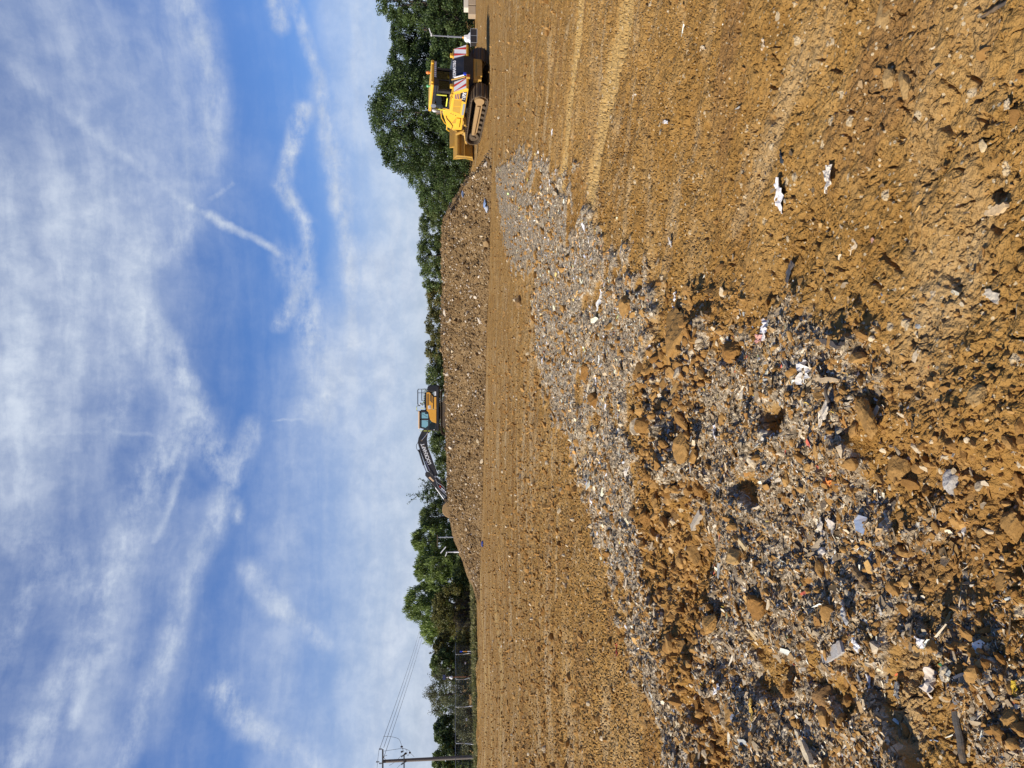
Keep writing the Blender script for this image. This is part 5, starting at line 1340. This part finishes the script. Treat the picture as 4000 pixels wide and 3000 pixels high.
OCH, OCH2, OCHP = (0.37, 0.21, 0.068), (0.30, 0.155, 0.045), (0.44, 0.28, 0.11)
CLOD = 'clods of brown clay'
rocks = [
 ('big rounded brown clod with a deep shadow, nearest the lower left corner of the waste', 3085, 2695, 0.120, OCH2, (0.75, 1.0, 0.75), 0.3),
 ('dark muddy clod right beside the biggest rounded clod, blue scrap at its top', 3225, 2720, 0.125, (0.26, 0.15, 0.06), (0.8, 1.1, 0.55), 0.5),
 ('pale boulder-shaped clod standing in the waste beside a short yellow lath', 2878, 2165, 0.125, OCHP, (0.8, 1.0, 0.75), 0.2),
 ('large flat pale slab of clay tilted at the edge of the lower waste band', 2770, 2435, 0.21, OCH, (0.45, 1.15, 0.35), 0.5),
 ('blocky orange clod with straight cut edges between the two waste bands', 2572, 1965, 0.21, OCH, (0.9, 1.0, 0.55), 0.1),
 ('dark broken clod directly below the blocky cut-edged clod', 2530, 2020, 0.17, OCH2, (0.8, 0.9, 0.6), 0.8),
 ('triangular brown clod with a shadowed upper side among rubble', 2745, 1910, 0.14, OCH2, (0.8, 1.0, 0.6), 0.9),
 ('long narrow pale clod standing on edge above the blocky clod', 2600, 1785, 0.15, OCHP, (0.45, 1.0, 0.55), 0.05),
 ('wide crusted clod in the middle of the brown strip above the narrow pale one', 2665, 1745, 0.19, OCH, (1.0, 1.0, 0.5), 0.4),
 ('rounded clod with a dark hollow, in the upper brown strip', 2560, 1495, 0.21, OCH2, (0.8, 1.0, 0.6), 0.2),
 ('oval brown clod lying alone in the middle of the upper grey waste', 2452, 1203, 0.24, OCH, (0.9, 1.1, 0.5), 0.3),
 ('broad low mound of brown clay pushed into the grey waste', 2660, 1330, 0.44, OCH, (1.0, 1.1, 0.34), 0.2),
 ('upright lump of clay at the top end of the lower waste', 2872, 1372, 0.16, OCH2, (0.7, 1.0, 0.8), 0.1),
 ('cluster-topping brown clod in the upper waste with a pale stick in front', 2290, 1460, 0.25, OCH2, (0.9, 1.1, 0.6), 0.7),
 ('brown clod beside a black hollow in the upper waste', 2330, 1560, 0.25, OCH2, (1.1, 0.8, 0.65), 0.2),
 ('dark isolated mound of soil on the smooth ground left of the waste', 2033, 1178, 0.42, (0.28, 0.17, 0.07), (0.9, 1.2, 0.55), 0.0),
 ('smooth egg-shaped orange clod at the right edge of the lower waste', 3520, 1830, 0.105, OCH, (1.1, 1.0, 0.6), 0.6),
 ('long brown clod lying just left of the black ring', 3395, 1625, 0.11, OCH, (1.4, 0.7, 0.5), 0.6),
 ('round brown clod close to the lower edge of the photo by the yellow scrap', 3950, 2818, 0.062, OCH, (1.0, 1.0, 0.6), 0.2),
 ('broad brown clod at the lower edge of the photo above the yellow scrap', 3965, 2045, 0.085, OCH, (1.3, 0.9, 0.5), 0.2),
 ('wide brown clod with a dark undercut on the right-hand soil', 3830, 1555, 0.085, OCHP, (0.8, 1.1, 0.45), 0.3),
 ('flat clay clod in the lower waste next to the twisted white strip', 2965, 2365, 0.15, OCH2, (0.9, 1.0, 0.5), 0.4),
 ('ridge-shaped brown clod below the pale boulder-shaped one', 2720, 2140, 0.17, OCH, (1.3, 0.9, 0.55), 0.5),
 ('muddy clod with yellow scraps at its left, far lower left', 2790, 2745, 0.17, OCH2, (0.8, 1.2, 0.5), 0.3),
 ('large tan clod embedded in the smooth soil at the right edge', 3450, 80, 0.14, OCHP, (1.2, 1.1, 0.22), 0.4),
 ('pair-half tan clod in the smooth soil near the white scrap', 3470, 310, 0.075, OCHP, (1.1, 0.9, 0.4), 0.9),
 ('flat tan clod right beside the other embedded one, slightly larger', 3540, 330, 0.085, OCHP, (1.2, 0.9, 0.35), 0.5),
]
for i, (lb, px, py, sz, c, s3, rz) in enumerate(rocks):
    rock('clod', lb, 'clod', px, py, sz, c, 500 + i, s3, rz, 0.30)
rock('concrete_lump', 'rough grey lump of broken concrete at the right end of the lower waste', 'concrete lump', 3728, 1892, 0.085, (0.46, 0.43, 0.38), 601, (1.1, 0.8, 0.6), 0.2)
rock('concrete_lump', 'pale cream lump of rubble at the tip of the grey waste by the smooth soil', 'rubble', 3352, 1373, 0.075, (0.66, 0.58, 0.44), 602, (1.0, 0.7, 0.6), 0.5)
rock('stone', 'white round stone in the waste left of the bent grey plate', 'stone', 3218, 2153, 0.048, (0.72, 0.66, 0.56), 603, (0.9, 1.0, 0.7), 0.5)
rock('stone', 'pale stone by the lower right of the waste beside a shadow', 'stone', 3785, 2080, 0.05, (0.66, 0.62, 0.54), 604, (1.4, 0.8, 0.6), 0.2)
rock('stone', 'cream stone embedded in the smooth soil at the right', 'stone', 3840, 570, 0.036, (0.58, 0.44, 0.24), 605, (1.0, 1.0, 0.5), 0.2)
PT = [  # label, category, name, px, py, L, W, colour, rotation, crumple, tilt
 ('largest white torn scrap with a crooked outline lying on the smooth soil', 'plastic scrap', 'plastic_scrap', 3053, 768, 0.235, 0.20, (0.82, 0.80, 0.77), R(62), .10, (-0.3, 0.1)),
 ('cream torn scrap with a grey corner below the largest white scrap', 'plastic scrap', 'plastic_scrap', 3246, 690, 0.150, 0.13, (0.80, 0.72, 0.58), R(12), .12, (-0.35, 0.1)),
 ('dark slate-grey angular scrap lying alone on brown soil', 'scrap', 'slate_piece', 3090, 1053, 0.15, 0.09, (0.075, 0.08, 0.09), R(-40), .08, (-0.3, 0.0)),
 ('dark twisted rubber strip on the smooth soil above the white scraps', 'rubber strip', 'rubber_strip', 3058, 608, 0.13, 0.035, (0.05, 0.06, 0.07), R(28), .5, (-0.2, 0.1)),
 ('cream crumpled paper with a folded edge near the black square scrap', 'paper scrap', 'paper_scrap', 3342, 928, 0.15, 0.075, (0.66, 0.52, 0.33), R(18), .15, (-0.2, 0.1)),
 ('pink star-shaped scrap on the soil below the cream paper', 'plastic scrap', 'plastic_scrap', 3418, 950, 0.07, 0.04, (0.66, 0.36, 0.27), R(15), .1, (-0.2, 0)),
 ('black square scrap of board pressed into the soil', 'board scrap', 'board_scrap', 3356, 884, 0.085, 0.08, (0.10, 0.095, 0.08), R(20), .05, (-0.1, 0)),
 ('grey-white ribbed paper fan pressed in the soil at the far right bottom', 'paper scrap', 'paper_scrap', 3882, 1155, 0.10, 0.045, (0.55, 0.48, 0.36), R(70), .12, (-0.1, 0)),
 ('white torn tissue in the brown soil, upper of two side by side', 'paper scrap', 'paper_scrap', 2643, 1166, 0.13, 0.12, (0.80, 0.79, 0.76), R(10), .3, (-0.3, 0)),
 ('white torn tissue in the brown soil, lower of two side by side', 'paper scrap', 'paper_scrap', 2642, 1224, 0.13, 0.12, (0.78, 0.77, 0.75), R(50), .3, (-0.3, 0)),
 ('pink ragged plastic strip at the top end of the lower waste', 'plastic scrap', 'plastic_scrap', 2970, 1322, 0.16, 0.06, (0.70, 0.36, 0.30), R(80), .35, (-0.2, 0)),
 ('white crumpled plastic film at the top end of the lower waste', 'plastic film', 'plastic_film', 2990, 1285, 0.17, 0.09, (0.78, 0.74, 0.70), R(30), .4, (-0.2, 0.1)),
 ('white fluffy clump of torn film among grey scraps', 'plastic film', 'plastic_film', 3150, 1442, 0.17, 0.10, (0.80, 0.77, 0.70), R(10), .45, (-0.2, 0)),
 ('large dull grey fabric rag half buried in the lower waste', 'fabric rag', 'fabric_rag', 3365, 1712, 0.19, 0.10, (0.40, 0.37, 0.32), R(-25), .2, (-0.2, 0)),
 ('torn cream cardboard piece with a split, right of the fabric rag', 'cardboard', 'cardboard_piece', 3222, 1618, 0.14, 0.08, (0.74, 0.64, 0.48), R(-50), .15, (-0.3, 0)),
 ('bright orange scrap of plastic in a white wrapping', 'plastic scrap', 'plastic_scrap', 3245, 1886, 0.10, 0.045, (0.75, 0.27, 0.07), R(88), .25, (-0.4, 0)),
 ('beige square of cardboard at the centre of the lower waste', 'cardboard', 'cardboard_piece', 3240, 1996, 0.15, 0.11, (0.66, 0.55, 0.38), R(85), .06, (-0.25, 0)),
 ('pale torn paper sheet, left of two overlapping', 'paper scrap', 'paper_scrap', 3215, 2062, 0.11, 0.09, (0.62, 0.56, 0.45), R(40), .12, (-0.3, 0)),
 ('pale torn paper sheet, right of two overlapping', 'paper scrap', 'paper_scrap', 3255, 2056, 0.12, 0.085, (0.66, 0.60, 0.50), R(88), .12, (-0.35, 0)),
 ('grey plastic bag with a green corner at the left of the waste', 'plastic bag', 'plastic_bag', 3058, 2200, 0.17, 0.08, (0.46, 0.47, 0.41), R(80), .3, (-0.2, 0)),
 ('bent light grey plate like an arrowhead', 'metal plate', 'metal_plate', 3312, 2392, 0.14, 0.10, (0.42, 0.43, 0.42), R(50), .2, (-0.5, 0.2)),
 ('bright orange-red plastic strip standing out of the dark waste', 'plastic strip', 'plastic_strip', 3480, 2655, 0.17, 0.035, (0.85, 0.17, 0.08), R(-42), .4, (-0.5, 0.1)),
 ('grey oval piece of rubber beside the orange-red strip', 'rubber piece', 'rubber_piece', 3510, 2690, 0.075, 0.055, (0.20, 0.20, 0.19), R(0), .12, (-0.4, 0)),
 ('curved white shell of plastic in the dark lower waste', 'plastic shell', 'plastic_shell', 3590, 2502, 0.105, 0.04, (0.74, 0.73, 0.71), R(85), .3, (-0.4, 0)),
 ('large crumpled white film at the right of the dark lower waste', 'plastic film', 'plastic_film', 3640, 2665, 0.14, 0.09, (0.66, 0.58, 0.48), R(-30), .4, (-0.3, 0)),
 ('white creased scrap just right of the grey board', 'plastic scrap', 'plastic_scrap', 3350, 2518, 0.08, 0.05, (0.72, 0.72, 0.70), R(60), .25, (-0.3, 0)),
 ('white hourglass-shaped scrap left of the orange-red strip', 'plastic scrap', 'plastic_scrap', 3400, 2665, 0.075, 0.035, (0.72, 0.70, 0.66), R(10), .2, (-0.3, 0)),
 ('bright blue crumpled wrapper at the top of the dark muddy clod', 'wrapper', 'wrapper', 3178, 2680, 0.065, 0.055, (0.03, 0.08, 0.42), R(20), .5, (-0.3, 0)),
 ('pale blue scrap near the upper middle of the lower waste', 'plastic scrap', 'plastic_scrap', 3443, 2062, 0.07, 0.045, (0.36, 0.42, 0.58), R(-30), .2, (-0.4, 0)),
 ('green crumpled wrapper low in the dark waste', 'wrapper', 'wrapper', 3690, 2612, 0.055, 0.035, (0.04, 0.20, 0.09), R(0), .4, (-0.2, 0)),
 ('yellow plastic lid near the lower edge of the photo', 'plastic lid', 'plastic_cover', 3972, 2693, 0.065, 0.045, (0.80, 0.55, 0.06), R(30), .2, (-0.3, 0)),
 ('yellow folded scrap at the left rim of the lower waste', 'plastic scrap', 'plastic_scrap', 2751, 2672, 0.16, 0.06, (0.78, 0.62, 0.12), R(-50), .15, (-0.4, 0)),
 ('yellow-orange square scrap of foam on the lower left waste', 'foam scrap', 'foam_scrap', 2940, 2768, 0.14, 0.12, (0.72, 0.48, 0.12), R(15), .1, (-0.4, 0)),
 ('white curved scrap lying on the left flank of the lower waste', 'plastic scrap', 'plastic_scrap', 2803, 2690, 0.17, 0.06, (0.70, 0.69, 0.66), R(-50), .2, (-0.3, 0)),
 ('dull red scrap on the brown soil left of the upper waste', 'plastic scrap', 'plastic_scrap', 2413, 2538, 0.20, 0.12, (0.42, 0.07, 0.045), R(20), .3, (-0.3, 0)),
 ('small white flake with a blue corner far left on the brown soil', 'plastic scrap', 'plastic_scrap', 2198, 2548, 0.26, 0.12, (0.72, 0.70, 0.66), R(85), .3, (-0.3, 0)),
 ('white scrap on the smooth soil above the right end of the upper waste', 'plastic scrap', 'plastic_scrap', 2160, 513, 0.42, 0.13, (0.70, 0.68, 0.64), R(85), .2, (-0.3, 0)),
 ('pale curled strip on the upper right of the smooth soil', 'plastic strip', 'plastic_strip', 2748, 190, 0.17, 0.035, (0.68, 0.55, 0.36), R(65), .3, (-0.2, 0)),
 ('ragged cream scrap with dark fibres at the right edge', 'fabric rag', 'fabric_rag', 2985, 170, 0.10, 0.06, (0.62, 0.50, 0.34), R(20), .3, (-0.2, 0)),
 ('long thin pale scrap on the smooth soil near the track prints', 'plastic strip', 'plastic_strip', 2482, 372, 0.26, 0.055, (0.68, 0.60, 0.46), R(80), .25, (-0.2, 0)),
 ('white small scrap between the track prints and the largest white scrap', 'plastic scrap', 'plastic_scrap', 2602, 476, 0.22, 0.035, (0.72, 0.70, 0.66), R(68), .2, (-0.2, 0)),
 ('grey-white torn film where waste is pressed in the middle soil', 'plastic film', 'plastic_film', 2645, 888, 0.20, 0.12, (0.58, 0.55, 0.50), R(75), .25, (-0.2, 0)),
 ('grey torn film lying left of the larger one in the middle soil', 'plastic film', 'plastic_film', 2622, 950, 0.17, 0.08, (0.54, 0.50, 0.43), R(60), .25, (-0.2, 0)),
 ('light grey bag fragment in the upper waste above the oval clod', 'plastic bag', 'plastic_bag', 2345, 1172, 0.40, 0.16, (0.62, 0.62, 0.58), R(-60), .25, (-0.2, 0)),
 ('white long-tailed rag in the lower end of the upper waste', 'fabric rag', 'fabric_rag', 2450, 1840, 0.34, 0.09, (0.64, 0.58, 0.48), R(-62), .35, (-0.2, 0)),
 ('flat white clump of torn film at the lower middle of the upper waste', 'plastic film', 'plastic_film', 2540, 1365, 0.26, 0.13, (0.76, 0.75, 0.72), R(30), .3, (-0.2, 0)),
 ('white scrap with a dark blue corner among the brown clods', 'plastic scrap', 'plastic_scrap', 2797, 1690, 0.15, 0.09, (0.74, 0.74, 0.74), R(20), .3, (-0.4, 0)),
 ('dull red stained rag in the lower waste beside the egg-shaped clod', 'fabric rag', 'fabric_rag', 3382, 1880, 0.10, 0.07, (0.24, 0.06, 0.045), R(-20), .2, (-0.2, 0)),
 ('white small flake at the bottom right of the smooth soil', 'plastic scrap', 'plastic_scrap', 3640, 402, 0.052, 0.03, (0.76, 0.74, 0.68), R(0), .15, (-0.2, 0)),
 ('cream round flake at the far lower right of the smooth soil', 'plastic scrap', 'plastic_scrap', 3941, 410, 0.045, 0.03, (0.66, 0.52, 0.32), R(0), .12, (-0.2, 0)),
 ('grey torn paper lying flat in the pale patch near the bottom edge', 'paper scrap', 'paper_scrap', 3878, 1152, 0.09, 0.05, (0.52, 0.46, 0.35), R(60), .12, (-0.1, 0)),
]
for i, (lb, cat, nm, px, py, L, Wd, c, rz, cr_, ti) in enumerate(PT[:-1]):
    sheet(nm, lb, cat, px, py, L, Wd, c, 700 + i, rz, cr_, 0.008, 0.45, (ti[0] * 0.6, ti[1]))
WOODC, WOODG, WOODL = (0.62, 0.46, 0.25), (0.40, 0.35, 0.27), (0.80, 0.66, 0.42)
ST = [
 ('large pale splintered board end at the lower left edge', 'wood splinter', 'wood_splinter', 3112, 2850, 3170, 2990, 0.055, 0.02, WOODL, 1, False),
 ('pale wooden lath with split ends at the bottom right of the smooth soil', 'wood lath', 'wood_lath', 3850, 838, 3935, 803, 0.028, 0.012, (0.66, 0.47, 0.25), 1, False),
 ('grey weathered stick slanting across the brown strip', 'wood stick', 'wood_stick', 2706, 2062, 2740, 2000, 0.055, 0.03, WOODG, 0, False),
 ('short yellow lath leaning beside the pale boulder-shaped clod', 'wood lath', 'wood_lath', 2888, 2110, 2914, 2143, 0.032, 0.015, (0.66, 0.50, 0.26), 0, False),
 ('light grey flat board lying slantwise in the dark waste', 'board', 'board', 3216, 2575, 3290, 2525, 0.060, 0.012, (0.42, 0.40, 0.36), 0, False),
 ('dark plastic pipe lying in the lowest part of the waste', 'pipe', 'pipe', 3725, 2745, 3765, 2975, 0.024, 0.024, (0.075, 0.07, 0.065), 0, True),
 ('brown rotten branch in the middle of the lower waste', 'branch', 'branch', 3332, 2215, 3405, 2310, 0.035, 0.03, (0.26, 0.17, 0.08), 1, True),
 ('beige curved bark strip at the top of the lower waste', 'bark strip', 'bark_strip', 3185, 1480, 3280, 1485, 0.028, 0.015, (0.55, 0.41, 0.24), 1, False),
 ('pale narrow offcut in the left of the lower waste', 'wood offcut', 'wood_offcut', 2912, 2445, 2955, 2500, 0.030, 0.015, (0.70, 0.56, 0.32), 1, False),
 ('long thin grey stick leaning in front of the brown clods', 'wood stick', 'wood_stick', 2535, 1800, 2562, 1745, 0.03, 0.02, WOODG, 1, True),
 ('grey tapering board piece standing above the brown clods', 'board', 'board', 2660, 1440, 2678, 1485, 0.05, 0.02, (0.25, 0.23, 0.19), 1, False),
 ('pale thin stick low in the right-hand dark waste', 'wood stick', 'wood_stick', 3675, 2725, 3735, 2740, 0.02, 0.012, WOODC, 1, False),
 ('thin dark root crossing the smooth soil in the far right corner', 'root', 'root', 3830, 70, 3960, -10, 0.016, 0.014, (0.09, 0.075, 0.06), 1, True),
 ('black tapering strip standing at the left of the white fluffy clump', 'rubber strip', 'rubber_strip', 3058, 1365, 3085, 1458, 0.03, 0.012, (0.10, 0.095, 0.09), 1, False),
 ('dark curved strip above the white fluffy clump', 'rubber strip', 'rubber_strip', 3205, 1325, 3280, 1355, 0.03, 0.014, (0.12, 0.105, 0.09), 1, False),
 ('fallen pale stick on the lower face of the heap below the excavator', 'wood stick', 'wood_stick', 1771, 1572, 1784, 1608, 0.08, 0.06, (0.55, 0.42, 0.24), 1, True),
]
for i, (lb, cat, nm, a, b, c, d, w, h, col, sp_, rd) in enumerate(ST[:-1]):
    stick(nm, lb, cat, a, b, c, d, w * 0.75, h, col, 900 + i, 0.015, sp_, None, rd)
# black ring
p = ground_at(3276, 1553, 0.16); zz = height(np.array([p.x]), np.array([p.y]))[0]; p = ground_at(3276, 1553, zz)
RUB = paint('perished_rubber', (0.045, 0.045, 0.045), 0.7, dirt=0.5)
ring = MB().tube([(0.055 * math.cos(t), 0.075 * math.sin(t), 0.006 * math.sin(3 * t)) for t in np.linspace(0, 2 * math.pi, 33)], 0.0075, 8).build('rubber_ring', RUB, None, smooth=True)
ring.location = (p.x, p.y, zz + 0.045); ring.rotation_euler = (-0.5, 0.1, 0.3)
tag(ring, 'black rubber ring lying in the waste beside the long brown clod', 'rubber ring')
# blue bags on the heap's right end
def on_heap(px, py):
    best = None
    for d in np.linspace(36, 62, 400):
        q = at(px, py, d)
        rx, ry = q.x - HP0.x, q.y - HP0.y
        s, t = rx * HT.x + ry * HT.y, rx * HN.x + ry * HN.y
        g = macro(np.array([q.x]), np.array([q.y]))[0]
        hh = heap_h(np.array([s]), np.array([t]), True)[0]
        top = max(g, g * 0.4 + hh) if -4 < s < 39 and -0.7 < t < 50 else g
        if q.z <= top: return Vector((q.x, q.y, top))
    return q
for (px, py, L, Wd, lb, col) in ((1815, 755, 0.45, 0.40, 'small blue plastic bag near the top of the slope right of the heap', (0.20, 0.30, 0.50)),
                                 (1900, 795, 0.55, 0.50, 'pale blue plastic bag at the foot of the right end of the heap', (0.24, 0.36, 0.58)),
                                 (1908, 815, 0.45, 0.35, 'grey-white plastic bag touching the pale blue one', (0.50, 0.55, 0.62)),
                                 (1889, 2124, 0.45, 0.35, 'dark blue scrap at the foot of the heap on the left', (0.05, 0.09, 0.32))):
    q = on_heap(px, py)
    rng = np.random.RandomState(px)
    V, Fc = rock_proto(px, 2)
    V = V * np.array((L, Wd, 0.3)) * 0.55
    o = np_mesh('plastic_bag', V, [Fc], SHREDM, attrs={'tint': np.tile(np.array(col, np.float32), (len(V), 1))})
    o.location = q + Vector((0, 0, 0.07))
    tag(o, lb, 'plastic bag')
